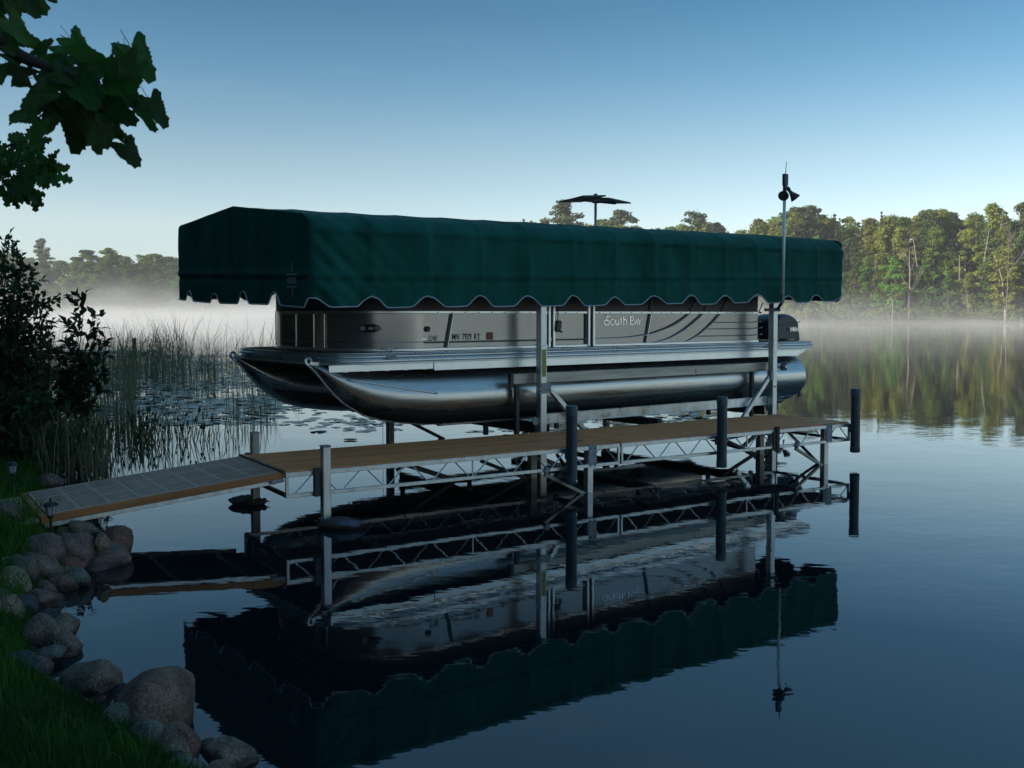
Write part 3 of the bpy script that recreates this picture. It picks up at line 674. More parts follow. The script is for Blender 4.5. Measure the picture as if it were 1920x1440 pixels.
# local x runs away from the dock is negative
GW = DW
nxp, nyp = 8, 3; px_ = (GL - .10) / nxp; py_ = (GW - .08) / nyp
for i in range(nxp):
    for j in range(nyp):
        mb = MB(); x0 = -.05 - (i + 1) * px_; y0 = .04 + j * py_
        nr = 9; rp = (px_ - .012) / nr
        for k in range(nr): mb.box((x0 + .006 + rp * (k + .5), y0 + py_ / 2, -.004), (rp * .74, py_ - .012, .012))
        mb.cur = 1
        for y in (y0 + .004, y0 + py_ - .004): mb.box((x0 + px_ / 2, y, -.0035), (px_ - .002, .006, .014))
        for x in (x0 + .003, x0 + px_ - .003): mb.box((x, y0 + py_ / 2, -.0028), (.006, py_ - .015, .0145))
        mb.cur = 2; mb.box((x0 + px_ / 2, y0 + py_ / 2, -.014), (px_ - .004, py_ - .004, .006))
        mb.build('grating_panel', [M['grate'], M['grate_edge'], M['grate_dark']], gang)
for y in (.018, GW - .018): MB().box((-GL / 2, y, -.030), (GL, .036, .055), .003).build('edge_board', M['wood_edge'], gang)
for x in (-.025, -GL + .02): MB().box((x, GW / 2, -.018), (.045, GW - .08, .03), .003).build('end_board', M['wood_edge'], gang)
MB().box((-GL - .10, GW / 2, -.035), (.18, GW, .02), .003).build('toe_plate', M['grate'], gang)
for y in (.02, GW - .02): MB().box((-GL / 2 - .03, y, -.078), (GL - .10, .022, .038), .003).build('side_rail', M['alu'], gang)
for x in (-.3, -.9, -1.5): MB().box((x, GW / 2, -.065), (.04, GW - .1, .03), .003).build('cross_member', M['alu_worn'], gang)
MB().box((-.08, -.01, -.07), (.12, .03, .03), .006).build('hinge', M['galv'], gang)

# ------------------------------------------------------------------ boat lift
BA = R(37.5); P1 = Vector((.342, 11.436, 0)); LV = 3.45; PX = 4.243
lift = empty('boat_lift', P1, BA, 'silver aluminium boat lift with four tall posts holding up the pontoon boat', 'boat lift')
pw = .092
for (x, y, tp) in ((0, 0, 2.1), (PX, 0, 2.2), (0, LV, 2.15), (PX, LV, 2.25)):
    near = y == 0
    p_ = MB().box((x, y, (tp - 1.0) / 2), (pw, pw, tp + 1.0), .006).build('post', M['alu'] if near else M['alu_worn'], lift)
    MB().box((x, y, 1.50 if near else 1.4), (pw + .012, pw + .012, .02), .003).build('collar', M['alu'], p_)
    MB().lathe([(.0, 0), (.16, 0), (.17, .02), (.0, .05)], (x, y, -.6), 14).build('foot_pad', M['galv'], p_)
MB().box((0, -pw / 2 - .0025, 1.292), (.058, .003, .315)).build('warning_label', M['yellow'], lift)
lb = MB()
for z in (1.19, 1.22, 1.26): lb.box((.004, -pw / 2 - .0045, z), (.03, .001, .006))
lb.build('label_text', M['ink'], lift)
# brackets and braces of the near side
MB().box((.012, -pw / 2 - .006, 1.0), (.17, .010, .12), .003).build('bracket_plate', M['galv'], lift)
bb = MB()
for dx in (-.06, .085):
    for dz in (-.03, .03): bb.lathe([(.009, 0), (.009, .005), (0, .006)], (.0 + dx, -pw / 2 - .011, 1.0 + dz), 8, Matrix.Rotation(R(90), 3, 'X'))
bb.build('bracket_bolts', M['dark_steel'], lift)
MB().bar((.08, -.01, 1.02), (.80, -.01, .33), .05, .055, .004).build('brace', M['alu'], lift)
MB().bar((PX - .06, -.01, 1.0), (PX - .78, -.01, .30), .05, .055, .004).build('brace', M['alu'], lift)
MB().box((PX - .075, -.02, .99), (.06, .07, .13), .004).build('bracket_plate', M['galv'], lift)
MB().box((PX, -pw / 2 - .003, .83), (.05, .003, .02)).build('warning_label', M['yellow'], lift)
# beams
for y in (.06, LV - .06):
    mb = MB(); mb.box((PX / 2 + .05, y, .63), (PX - .12, .012, .12), .002)
    for z in (.685, .575): mb.box((PX / 2 + .05, y, z), (PX - .12, .055, .010), .002)
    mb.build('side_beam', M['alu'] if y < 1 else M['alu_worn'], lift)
for x in (.14, PX - .14):
    mb = MB(); mb.box((x, LV / 2, .50), (.012, LV - .05, .13), .002)
    for z in (.56, .44): mb.box((x, LV / 2, z), (.07, LV - .05, .010), .002)
    mb.build('cross_beam', M['dark_steel'], lift)
MB().box((PX * .5, LV / 2, .44), (.08, LV - .3, .10), .002).build('cross_beam', M['dark_steel'], lift)
for y in (.62, 2.53):
    MB().box((1.85, y, .59), (5.1, .10, .035), .004).build('bunk', M['alu'], lift)
    for x in (-.35, .14, .75, 2.2, 3.6): MB().box((x, y, .50), (.05, .05, .16), .003).build('bunk_support', M['dark_steel'], lift)
# guide rail
MB().box((1.98, .12, 1.11), (4.62, .035, .125), .006).build('guide_rail', M['guide'], lift)
MB().box((-.36, .12, 1.11), (.045, .06, .135), .006).build('guide_end_cap', M['black'], lift)
for x in (-.26, 3.95): MB().box((x, .135, .74), (.05, .05, .75), .003).build('guide_post', M['dark_steel'], lift)
MB().box((2.75, .1005, 1.10), (.012, .004, .05)).build('guide_slot', M['black'], lift)
# winch cable, pulley near the front post
mb = MB()
for dx in (-.10, -.085): mb.tube([(dx, .0, .66), (dx + .01, .0, -.3)], .004, 5)
mb.tube([(4.35, .1, .7), (4.35, .1, -.4)], .004, 5)
mb.build('lift_cable', M['dark_steel'], lift)
MB().lathe([(.0, -.012), (.045, -.012), (.03, 0), (.045, .012), (0, .012)], (-.09, 0, .62), 16, Matrix.Rotation(R(90), 3, 'X')).build('pulley', M['galv'], lift)
for y in (LV - .12, LV + .12): MB().tube([(-.05, y, 2.0), (-.05, y, -.3)], .004, 5).build('lift_cable', M['rust'], lift)
# lower diagonal frame members at the water
for a, b_ in (((.05, .02, .16), (1.2, .35, -.25)), ((PX - .05, .02, .30), (PX - 1.0, .05, -.2)), ((.05, .1, .35), (.7, 1.6, -.2)), ((PX, .05, .2), (PX - .6, 1.5, -.2)), ((.1, LV, .4), (1.3, LV, -.2)), ((PX - .1, LV, .4), (PX - 1.2, LV, -.2))):
    MB().bar(a, b_, .04, .045, .003).build('lower_brace', M['dark_steel'], lift)
# canopy frame carried by the lift
for y in (.05, LV - .07):
    MB().bar((-2.9, y, 2.62), (5.75, y, 2.62 + .13), .035, .035).build('canopy_frame_rail', M['alu_worn'], lift)
    for x in (0, PX): MB().bar((x, y, 2.08), (x, y, 2.62 + .015 * (x + 2.9)), .06, .06).build('canopy_upright', M['alu_worn'], lift)
for k in range(14):
    x = -2.9 + k * .665; zt = .015 * (x + 2.9)
    MB().tube([(x, .01, 2.1 + zt), (x, .01, 2.56 + zt), (x, .16, 2.74 + zt), (x, LV / 2, 2.95 + zt), (x, LV - .16, 2.80 + zt), (x, LV - .01, 2.62 + zt), (x, LV - .01, 2.1 + zt)], .012, 6).build('canopy_bow', M['alu_worn'], lift)

# ------------------------------------------------------------------ canopy
can = empty('canopy', P1, BA, 'long dark green canopy with scalloped white-piped edge over the boat', 'canopy')
V0, V1 = -.10, LV + .10; U0, U1 = -2.95, 5.83; NS = 12; SP = (5.125 + 2.947) / NS
def tilt(u): return .0150 * (u + 2.9)
def frontu(v): return -.015 * (v - V0)
def section(s):
    """s 0..1 from near bottom over the ridge to far bottom -> (v, z) ; z for side bottoms is relative"""
    zb, zs, zr = 1.915, 2.655, 2.99; r_ = .23; mid = (V0 + V1) / 2
    segs = [('l', (V0, zb), (V0, zs)), ('a',), ('l', (V0 + r_, zs + r_ * .82), (mid, zr)), ('l', (mid, zr), (V1 - r_, zs + r_ * .82)), ('b',), ('l', (V1, zs), (V1, zb))]
    cuts = [0, .24, .31, .5, .69, .76, 1.0]
    for i in range(6):
        if s <= cuts[i + 1] + 1e-9:
            f = (s - cuts[i]) / (cuts[i + 1] - cuts[i]); g = segs[i]
            if g[0] == 'l': return g[1][0] + (g[2][0] - g[1][0]) * f, g[1][1] + (g[2][1] - g[1][1]) * f, i
            a = f * math.pi / 2 * .86
            if g[0] == 'a': return V0 + r_ * (1 - math.cos(a)) / (1 - math.cos(math.pi / 2 * .86)), zs + r_ * .82 * math.sin(a) / math.sin(math.pi / 2 * .86), i
            a = (1 - f) * math.pi / 2 * .86
            return V1 - r_ * (1 - math.cos(a)) / (1 - math.cos(math.pi / 2 * .86)), zs + r_ * .82 * math.sin(a) / math.sin(math.pi / 2 * .86), i
def scal(d, w_=.195, h=.125):
    d = max(0, abs(d) / w_ - .12) / 1.0; t = min(1, d); return h * (1 - t * t * (3 - 2 * t)) ** .9
rg_s = random.Random(5); jit_h = [rg_s.uniform(.85, 1.1) for _ in range(20)]; jit_w = [rg_s.uniform(.88, 1.15) for _ in range(20)]; jit_b = [rg_s.uniform(-.012, .012) for _ in range(20)]
def edge_side(u):
    k = (u + 2.947) / SP; i = int(round(k)); d = (k - i) * SP
    e = scal(d, .185 * jit_w[i % 20], .100 * jit_h[i % 20]) if 0 <= i <= NS else 0
    j = int(math.floor(k)); f = k - j
    e += jit_b[j % 20] * math.sin(math.pi * max(0, min(1, f))) + .012 * (f - .5) * (1 if 0 <= j < NS else 0)
    if u > 5.45: e += (max(0, u - 5.45) / .38) ** 2.2 * .16
    return e
def folds(u, v, z):
    """signed outward fabric relief in metres"""
    k = ((u + 2.947) / SP) % 1.0; d = min(k, 1 - k) * SP
    o_ = -.034 * (1 - math.exp(-d / .06)) * (.4 + .6 * min(1, max(0, (z - 1.95) / .5)))
    o_ += .026 * noise.noise(Vector((u * 1.1, z * 1.6 + u * .35, v * .7))) + .018 * noise.noise(Vector((u * 3.5 + z * 2.5, z * 2.2 - u, 3.3)))
    zc = 2.215 + .006 * u
    o_ += .016 * math.exp(-((z - zc - .03) / .03) ** 2) - .014 * math.exp(-((z - zc + .02) / .025) ** 2) * (.6 + .5 * noise.noise(Vector((u * 1.5, 7, 0))))
    # diagonal pulls near the front corner and each rib foot
    a = (u - U0); 
    if a < 1.6:
        w_ = math.exp(-a / .55)
        for ph, st in ((0, 9), (1.7, 14)):
            o_ += .017 * w_ * math.sin((z - 2.2 + a * .9) * st * 2.2 + ph) * min(1, a / .12)
        o_ += .02 * math.exp(-((z - 2.13 + a * .18) / .035) ** 2) * w_ * min(1, a / .1)
    o_ += .006 * noise.noise(Vector((u * 9, z * 3, 1.2)))
    return o_
NU, NVs = 400, 110
def side_fn(a, s):
    u = U0 + (U1 - U0) * a; v, z, seg = section(s)
    if seg in (0, 5):
        f = (z - 1.915) / (2.655 - 1.915); zb = 1.915 + edge_side(u); z = zb + (2.655 - zb) * f
    o_ = folds(u, v, z)
    r_end = .10; de = min(u - U0, U1 - u); rnd_ = 0
    if de < r_end: rnd_ = r_end - math.sqrt(max(0, r_end ** 2 - (r_end - de) ** 2))
    if u > 5: rnd_ *= 1.6
    if seg == 0: v -= o_ - rnd_
    elif seg == 5: v += o_ - rnd_
    elif seg in (1, 4):
        z += o_ * .3 - rnd_; v += (-o_ if seg == 1 else o_) * .5 + (rnd_ if seg == 1 else -rnd_) * .5
    else:
        k = ((u + 2.947) / SP) % 1.0; z += .15 * o_ - rnd_ * .4 - .006 * math.sin(math.pi * k)
    uu = u + (frontu(v) * max(0, 1 - (u - U0) / 2))
    return (uu, v, z + tilt(u) + .034 * (v - V0))
side = MB().grid(side_fn, NU, NVs).build('cover', M['cloth'], can, smooth=True)
# front and rear end walls
def endwall(u0, sgn, name):
    nv_, nz_ = 120, 50; dv = V1 - V0 - .12
    def fn(a, b_):
        v = V0 + .06 + dv * a; mid = (V0 + V1) / 2
        dd = min(v - V0, V1 - v); zt = 2.844 + (2.99 - 2.844) * max(0, min(1, (dd - .23) / (mid - V0 - .23)))
        if dd < .23: zt = 2.655 + .189 * math.sin(math.acos(max(0, 1 - dd / .23)))
        k = (v - V0) / .80; i = round(k); d = (k - i) * .80
        zb = 1.915 + scal(d, .15 if 0 < i < 4 else .12, .125 * jit_h[i + 3]) + (.01 * math.sin(v * 2))
        z = zb + (zt - zb) * b_
        o_ = .018 * noise.noise(Vector((v * 1.2, z * 1.5, 9 + u0))) + .014 * math.exp(-((z - 2.24) / .03) ** 2) - .012 * math.exp(-((z - 2.19) / .02) ** 2)
        o_ += .006 * noise.noise(Vector((v * 5, z * 4, 2)))
        e = .10 * (1 - min(1, dd / .10)) ** 2 * .6
        u = u0 + sgn * (o_ + .012) - sgn * e + (frontu(v) if sgn < 0 else 0)
        return (u, v, z + tilt(u0) + .034 * (v - V0))
    return MB().grid(fn, nv_, nz_).build(name, M['cloth'], can, smooth=True), fn
fw, ffn = endwall(U0, -1, 'front_wall'); rw, rfn = endwall(U1 - .02, 1, 'rear_wall')
pts = [side_fn(i / 800, 0) for i in range(801)]; pts = [(x, y - .004, z) for x, y, z in pts]
MB().tube(pts, .0075, 6).build('piping', M['piping'], can, smooth=True)
pts = [side_fn(i / 400, 1) for i in range(401)]; MB().tube(pts, .0075, 5).build('piping', M['piping'], can, smooth=True)
pts = [ffn(i / 240, 0) for i in range(241)]; MB().tube([(x - .004, y, z) for x, y, z in pts], .0075, 6).build('piping', M['piping'], can, smooth=True)
pts = [rfn(i / 240, 0) for i in range(241)]; MB().tube(pts, .0075, 6).build('piping', M['piping'], can, smooth=True)
# pale bird droppings on the shoulder
mb = MB()
for i in range(120):
    base = rnd.choice([.13, .17, .235, .25, .31, .33, .40, .46, .53, .6]) + rnd.gauss(0, .012); s = .33 + rnd.random() * .05
    if not 0 < base < 1: continue
    x, y, z = side_fn(base, s); r_ = rnd.uniform(.006, .02)
    mb.add([(x + r_ * 1.6 * math.cos(k), y + r_ * math.sin(k), z + .006 + y * 0) for k in (0, 1.2, 2.4, 3.6, 5)], [(0, 1, 2, 3, 4)])
mb.build('bird_droppings', M['dropping'], can)['kind'] = 'stuff'
# emblem on the front wall (leaf shape behind a small framed word, too faint to read)
M['emb'] = mat('faint emblem beige', (.16, .14, .08), .7); M['emb2'] = mat('faint emblem grey', (.32, .36, .38), .7)
eu = U0 - .035; ev, ez = V0 + .36, 2.19
mb = MB(); mb.box((eu, ev, ez + .115), (.004, .05, .07)); mb.box((eu, ev + .01, ez + .16), (.004, .02, .05)); mb.box((eu, ev - .0, ez - .11), (.004, .04, .06)); mb.box((eu, ev - .015, ez - .15), (.004, .02, .04))
mb.build('emblem_leaf', M['emb'], can)
mb = MB(); mb.box((eu - .003, ev, ez + .062), (.003, .24, .012)); mb.box((eu - .003, ev + .01, ez - .062), (.003, .22, .010))
for k, hh in enumerate((.05, .07, .06, .07, .055)):
    y = ev + .09 - k * .042; mb.box((eu - .003, y, ez), (.003, .008, hh)); mb.box((eu - .003, y - .012, ez + (hh / 2 - .01 if k % 2 else -hh / 2 + .008)), (.003, .02, .008))
mb.build('emblem_word', M['emb2'], can)

# ------------------------------------------------------------------ pontoon boat
boat = empty('pontoon_boat', P1, BA, 'taupe and silver pontoon boat raised on the lift under the green canopy', 'boat')
YN, YF = .27, 2.83
def outline(xf, xb, yn, yf, r_, n=14, sgn=1):
    """plan path from the near stern, round the bow, to the far stern, with outward normals"""
    pth = []; nr = []
    for k in range(9): pth.append((xb + (xf + r_ - xb) * k / 8, yn)); nr.append((0, -1))
    for k in range(1, n + 1):
        a = math.pi / 2 * k / n; pth.append((xf + r_ - r_ * math.sin(a), yn + r_ - r_ * math.cos(a))); nr.append((-math.sin(a), -math.cos(a)))
    for k in range(0, n + 1):
        a = math.pi / 2 * k / n; pth.append((xf + r_ - r_ * math.cos(a), yf - r_ + r_ * math.sin(a))); nr.append((-math.cos(a), math.sin(a)))
    for k in range(1, 9): pth.append((xf + r_ + (xb - xf - r_) * k / 8, yf)); nr.append((0, 1))
    return pth, nr
dp, dn = outline(-2.64, 5.47, .235, 2.865, .55)
# rub rail: ribbed extrusion
prof = [(-.03, 1.352), (.010, 1.352), (.018, 1.358), (.018, 1.372), (.006, 1.378), (.004, 1.386), (.020, 1.394), (.028, 1.404), (.028, 1.416), (.020, 1.425), (.006, 1.429), (.010, 1.436), (.010, 1.450), (-.03, 1.450)]
MB().sweep(dp, dn, prof).build('rub_rail', M['rail'], boat, angle=35)
MB().sweep(dp, dn, [(.0, 1.326), (.014, 1.326), (.016, 1.346), (.0, 1.352)]).build('lower_trim', M['white_rail'], boat)
# deck plate
vs = [(x, y, 1.449) for x, y in dp] + [(x, y, 1.39) for x, y in dp]; n = len(dp)
MB().add([(x - nx_ * .02, y - ny_ * .02, 1.452) for (x, y), (nx_, ny_) in zip(dp, dn)] + [(x - nx_ * .02, y - ny_ * .02, 1.40) for (x, y), (nx_, ny_) in zip(dp, dn)],
         [tuple(range(n))[::-1], tuple(range(n, 2 * n))] + [(k, k + 1, n + k + 1, n + k) for k in range(n - 1)] + [(n - 1, 0, n, 2 * n - 1)]).build('deck', M['deck_carpet'], boat)
mb = MB()
MB().box((5.49, 1.55, 1.40), (.03, 2.6, .09), .01).build('stern_rail', M['rail'], boat, angle=30)
# fascia channels, cross channels, motor pod
MB().box((-1.96, .262, 1.295), (1.27, .02, .075), .003).build('fascia', M['fascia'], boat)
MB().box((1.93, .258, 1.288), (6.50, .022, .098), .003).build('fascia', M['white_rail'], boat)
MB().box((1.6, 2.84, 1.29), (7.6, .022, .095), .003).build('fascia', M['fascia'], boat)
MB().add([(5.18, .262, 1.335), (5.42, .262, 1.335), (5.18, .262, 1.242), (5.18, .29, 1.335), (5.42, .29, 1.335), (5.18, .29, 1.242)], [(0, 2, 1), (3, 4, 5), (0, 1, 4, 3), (1, 2, 5, 4), (2, 0, 3, 5)]).build('stern_gusset', M['fascia'], boat)
mb = MB()
for k in range(9): mb.box((-2.3 + k * .9, 1.55, 1.30), (.05, 2.5, .08))
mb.build('cross_channels', M['dark_steel'], boat)
mb = MB()
for k in range(7): mb.box((-2.4 + k * .24, .250, 1.262), (.05, .008, .012))
mb.build('bracket_tabs', M['white_rail'], boat)
# pontoons
def nose_prof(x):
    key = [(-2.70, 1.335), (-2.62, 1.27), (-2.51, 1.135), (-2.40, 1.01), (-2.28, .905), (-2.04, .765), (-1.80, .695), (-1.55, .652), (-1.25, .617), (-.9, .607)]
    for (a, za), (b_, zb) in zip(key[:-1], key[1:]):
        if a <= x <= b_: return za + (zb - za) * (x - a) / (b_ - a)
    return .605
def pontoon(yc, lab):
    rad = .317; zc = .605 + rad; n = 40; mb = MB(); vs = []; fs = []
    xs_ = [-2.70 + 1.55 * (k / 40) ** 1.25 for k in range(41)] + [-1.15 + (5.30 + 1.15) * k / 24 for k in range(1, 25)]
    for x in xs_:
        t = max(0, min(1, (-1.15 - x) / 1.55)); zb = nose_prof(x); zt = 1.239 + .10 * t ** 2.2
        wd = rad * (1 - t ** 2.1) ** .62 + .006; hh = (zt - zb) / 2; cz = (zt + zb) / 2
        for k in range(n):
            a = 2 * math.pi * k / n; sx = math.sin(a); cz_ = -math.cos(a)
            # bottom of the nose pinches to a keel edge
            w2 = wd * sx
            if cz_ < 0: w2 *= 1 - .35 * t * abs(cz_) ** 2
            vs.append((x, yc + w2, cz + hh * cz_))
    for i in range(len(xs_) - 1):
        for k in range(n): fs.append((i * n + k, i * n + (k + 1) % n, (i + 1) * n + (k + 1) % n, (i + 1) * n + k))
    fs.append(tuple(range(n))); 
    # domed stern end
    last = (len(xs_) - 1) * n; base = len(vs)
    vs.append((5.34, yc, zc))
    fs += [(last + k, last + (k + 1) % n, base) for k in range(n)]
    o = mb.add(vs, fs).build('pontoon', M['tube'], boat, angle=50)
    kp = [(x, yc, nose_prof(x) - .002) for x in [-2.70 + k * .05 for k in range(34)]]
    MB().tube([(x, y, z) for x, y, z in kp], [.016 - .010 * (k / 33) for k in range(34)], 8).build('keel_edge', M['fascia'], o, smooth=True)
    MB().box((1.9, yc, .598), (6.0, .02, .03), .004).build('keel_fin', M['tube'], o)
    for x in (-1.12, 2.05, 4.4):
        ring = [(x, yc + (rad + .002) * math.sin(a), zc - (rad + .002) * math.cos(a)) for a in [2 * math.pi * k / 40 for k in range(41)]]
        MB().tube(ring, .0055, 5, False).build('weld_seam', M['tube'], o, smooth=True)
    # towing eye at the tip
    rr = [(-2.69 + .033 * math.cos(a), yc, 1.365 + .033 * math.sin(a)) for a in [2 * math.pi * k / 20 for k in range(21)]]
    e = MB(); e.tube(rr, .016, 8, False); e.bar((-2.68, yc, 1.345), (-2.56, yc, 1.335), .03, .035); e.build('towing_eye', M['white_rail'], o, angle=40)
    return o
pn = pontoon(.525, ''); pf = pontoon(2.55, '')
def tube_y(x, z, yc=.525, side=-1):
    zc = .922; zb = nose_prof(x); t = max(0, min(1, (-1.15 - x) / 1.55)); zt = 1.239 + .10 * t ** 2.2; hh = (zt - zb) / 2; cz = (zt + zb) / 2
    s = max(-1, min(1, (z - cz) / hh)); wd = .317 * (1 - t ** 2.1) ** .62; w2 = wd * math.sqrt(max(0, 1 - s * s))
    if s < 0: w2 *= 1 - .35 * t * s * s
    return yc + side * w2
mb = MB(); sp = []
for k in range(14):
    x = -2.34 + 1.03 * k / 13; z = 1.175 - .185 * k / 13; sp.append((x, tube_y(x, z) - .008, z))
mb.tube(sp, .0125, 8).build('lifting_strake', M['white_rail'], pn, smooth=True)
mb = MB(); mb.tube([(2.9 + k * .5, .232, 1.12) for k in range(5)], .004, 5)
MB().box((4.80, .225, 1.085), (.12, .03, .11), .01).build('drain_plate', M['dark_steel'], pn)
MB().lathe([(.018, 0), (.018, .008), (0, .01)], (4.81, .205, 1.085), 10, Matrix.Rotation(R(90), 3, 'X')).build('drain_plug', M['alu'], pn)
# nav cleat and reflector plate
cl = MB(); cl.tube([(-1.99, .235, 1.490), (-1.80, .235, 1.490)], .006, 6); cl.tube([(-1.93, .235, 1.49), (-1.925, .235, 1.45)], .006, 6); cl.tube([(-1.86, .235, 1.49), (-1.865, .235, 1.45)], .006, 6)
cl.build('cleat', M['chrome'], boat, smooth=True)
cl = MB(); cl.tube([(4.95, .30, 1.480), (5.17, .30, 1.480)], .007, 6); cl.tube([(5.03, .30, 1.48), (5.03, .30, 1.45)], .007, 6); cl.tube([(5.09, .30, 1.48), (5.09, .30, 1.45)], .007, 6)
cl.build('cleat', M['chrome'], boat, smooth=True)
MB().box((-1.885, .204, 1.402), (.12, .004, .034)).build('name_plate', M['galv'], boat)
MB().box((4.42, .204, 1.402), (.16, .004, .034)).build('name_plate', M['galv'], boat)
# fence
fp, fn_ = outline(-2.33, 4.25, .275, 2.825, .90, 22)
def sub(path, nrm, a, b_): return path[a:b_ + 1], nrm[a:b_ + 1]
def fence_seg(x0, x1, y=.275): return [(x0, y), (x1, y)], [(0, -1), (0, -1)]
def panel(pth, nr, z0, z1, m, name='fence_panel', th=.012, inset=0):
    return MB().sweep(pth, nr, [(-th - inset, z0), (-inset, z0), (-inset, z1), (-th - inset, z1)]).build(name, M[m], boat, angle=30)
bow_p, bow_n = fp[8:8 + 22 + 23], fn_[8:8 + 22 + 23]
# curved bow: split into near corner, front, far corner
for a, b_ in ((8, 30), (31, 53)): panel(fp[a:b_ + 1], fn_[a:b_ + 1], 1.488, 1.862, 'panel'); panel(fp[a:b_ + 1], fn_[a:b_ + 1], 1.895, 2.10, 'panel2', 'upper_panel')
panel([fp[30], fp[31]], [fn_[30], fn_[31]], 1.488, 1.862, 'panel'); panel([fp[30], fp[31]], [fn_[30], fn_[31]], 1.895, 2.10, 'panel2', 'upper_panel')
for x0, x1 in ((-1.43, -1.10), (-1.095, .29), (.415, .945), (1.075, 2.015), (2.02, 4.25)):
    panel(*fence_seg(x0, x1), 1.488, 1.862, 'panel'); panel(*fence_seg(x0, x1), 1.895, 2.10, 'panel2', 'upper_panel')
panel([(-1.43, 2.825), (4.25, 2.825)], [(0, 1), (0, 1)], 1.488, 2.10, 'panel')
panel([(4.25, .275), (4.25, 1.2)], [(1, 0), (1, 0)], 1.488, 2.10, 'panel'); panel([(4.25, 1.9), (4.25, 2.825)], [(1, 0), (1, 0)], 1.488, 2.10, 'panel')
# rails
railp = [(-.022, 1.862), (.010, 1.862), (.014, 1.867), (.014, 1.890), (.010, 1.895), (-.022, 1.895)]
botp = [(-.022, 1.453), (.012, 1.453), (.016, 1.459), (.016, 1.482), (.012, 1.488), (-.022, 1.488)]
def rails(pth, nr, gate=False):
    MB().sweep(pth, nr, railp).build('mid_rail', M['white_rail'], boat, angle=30)
    MB().sweep(pth, nr, botp).build('bottom_rail', M['white_rail'], boat, angle=30)
    MB().sweep(pth, nr, [(-.02, 2.10), (.012, 2.10), (.012, 2.13), (-.02, 2.13)]).build('top_rail', M['white_rail'], boat)
rails(fp[8:54], fn_[8:54]); rails(*fence_seg(-1.43, .345)); rails(*fence_seg(1.045, 4.25)); rails(*fence_seg(.385, .985))
rv = MB()
for k in range(34):
    x = -2.0 + k * .185
    if x > -1.43 and x < 4.3: rv.lathe([(.0065, 0), (.0065, .004), (0, .005)], (x, .2605, 1.878), 8, Matrix.Rotation(R(90), 3, 'X'))
for k in range(20): rv.lathe([(.005, 0), (.005, .004), (0, .005)], (-2.0 + k * .42, .2245, 1.443), 8, Matrix.Rotation(R(90), 3, 'X'))
rv.build('rivets', M['dark_steel'], boat)
# posts (gate posts are bright, others black and silver)
for x in (.330, .400, .965, 1.045):
    MB().box((x, .262, 1.79), (.034, .034, .66), .004).build('gate_post', M['white_rail'], boat)
MB().box((.365, .285, 1.79), (.03, .01, .66)).build('gate_gap', M['black_trim_and_shadow'], boat); MB().box((1.005, .285, 1.79), (.05, .01, .66)).build('gate_gap', M['black_trim_and_shadow'], boat)
for x in (.292, .925): MB().box((x, .262, 1.675), (.035, .010, .37), .002).build('trim_and_shadow_band', M['black_trim_and_shadow'], boat)
def slant(xt, xb):
    MB().bar((xb - .02, .264, 1.49), (xt - .02, .264, 1.86), .010, .034, .001, up=(1, 0, 0)).build('trim_and_shadow_band', M['black_trim_and_shadow'], boat)
    MB().tube([(xb + .004, .262, 1.49), (xt + .004, .262, 1.86)], .006, 6).build('trim_tube', M['chrome'], boat)
slant(-1.055, -1.134); slant(2.059, 1.974)
MB().bar((2.04, .264, 1.897), (2.085, .264, 2.09), .010, .034, .001, up=(1, 0, 0)).build('trim_and_shadow_band', M['black_trim_and_shadow'], boat)
for k in (22 + 8 - 4, 22 + 8 + 5): 
    x, y = fp[k]; nx_, ny_ = fn_[k]
    MB().tube([(x + nx_ * .012, y + ny_ * .012, 1.49), (x + nx_ * .012, y + ny_ * .012, 1.86)], .0075, 6).build('trim_tube', M['chrome'], boat)
for yy in (1.1, 1.55, 2.0): MB().tube([(-2.342, yy, 1.49), (-2.342, yy, 1.86)], .009, 6).build('trim_tube', M['chrome'], boat)
x, y = fp[26]; 
# thin horizontal trim line
q = [(a_[0] + b_[0] * .010, a_[1] + b_[1] * .010, 1.553) for a_, b_ in zip(fp[8:54], fn_[8:54])]
MB().tube(q, .0055, 6).build('trim_tube', M['chrome'], boat, smooth=True)
for x0, x1 in ((-1.43, .315), (.417, .95)): 
    MB().tube([(x0, .262, 1.553), (x1, .262, 1.553)], .0055, 6).build('trim_tube', M['chrome'], boat)
    MB().box(((x0 + x1) / 2, .268, 1.543), (x1 - x0, .008, .010)).build('trim_and_shadow_band', M['black_trim_and_shadow'], boat)
def curve(pts, n=22):
    out = []; P_ = [pts[0]] + pts + [pts[-1]]
    for i in range(1, len(P_) - 2):
        for k in range(n):
            t = k / n; a, b_, c, d = [Vector(p) for p in P_[i - 1:i + 3]]
            out.append(.5 * ((2 * b_) + (-a + c) * t + (2 * a - 5 * b_ + 4 * c - d) * t * t + (-a + 3 * b_ - 3 * c + d) * t ** 3))
    out.append(Vector(pts[-1])); return out
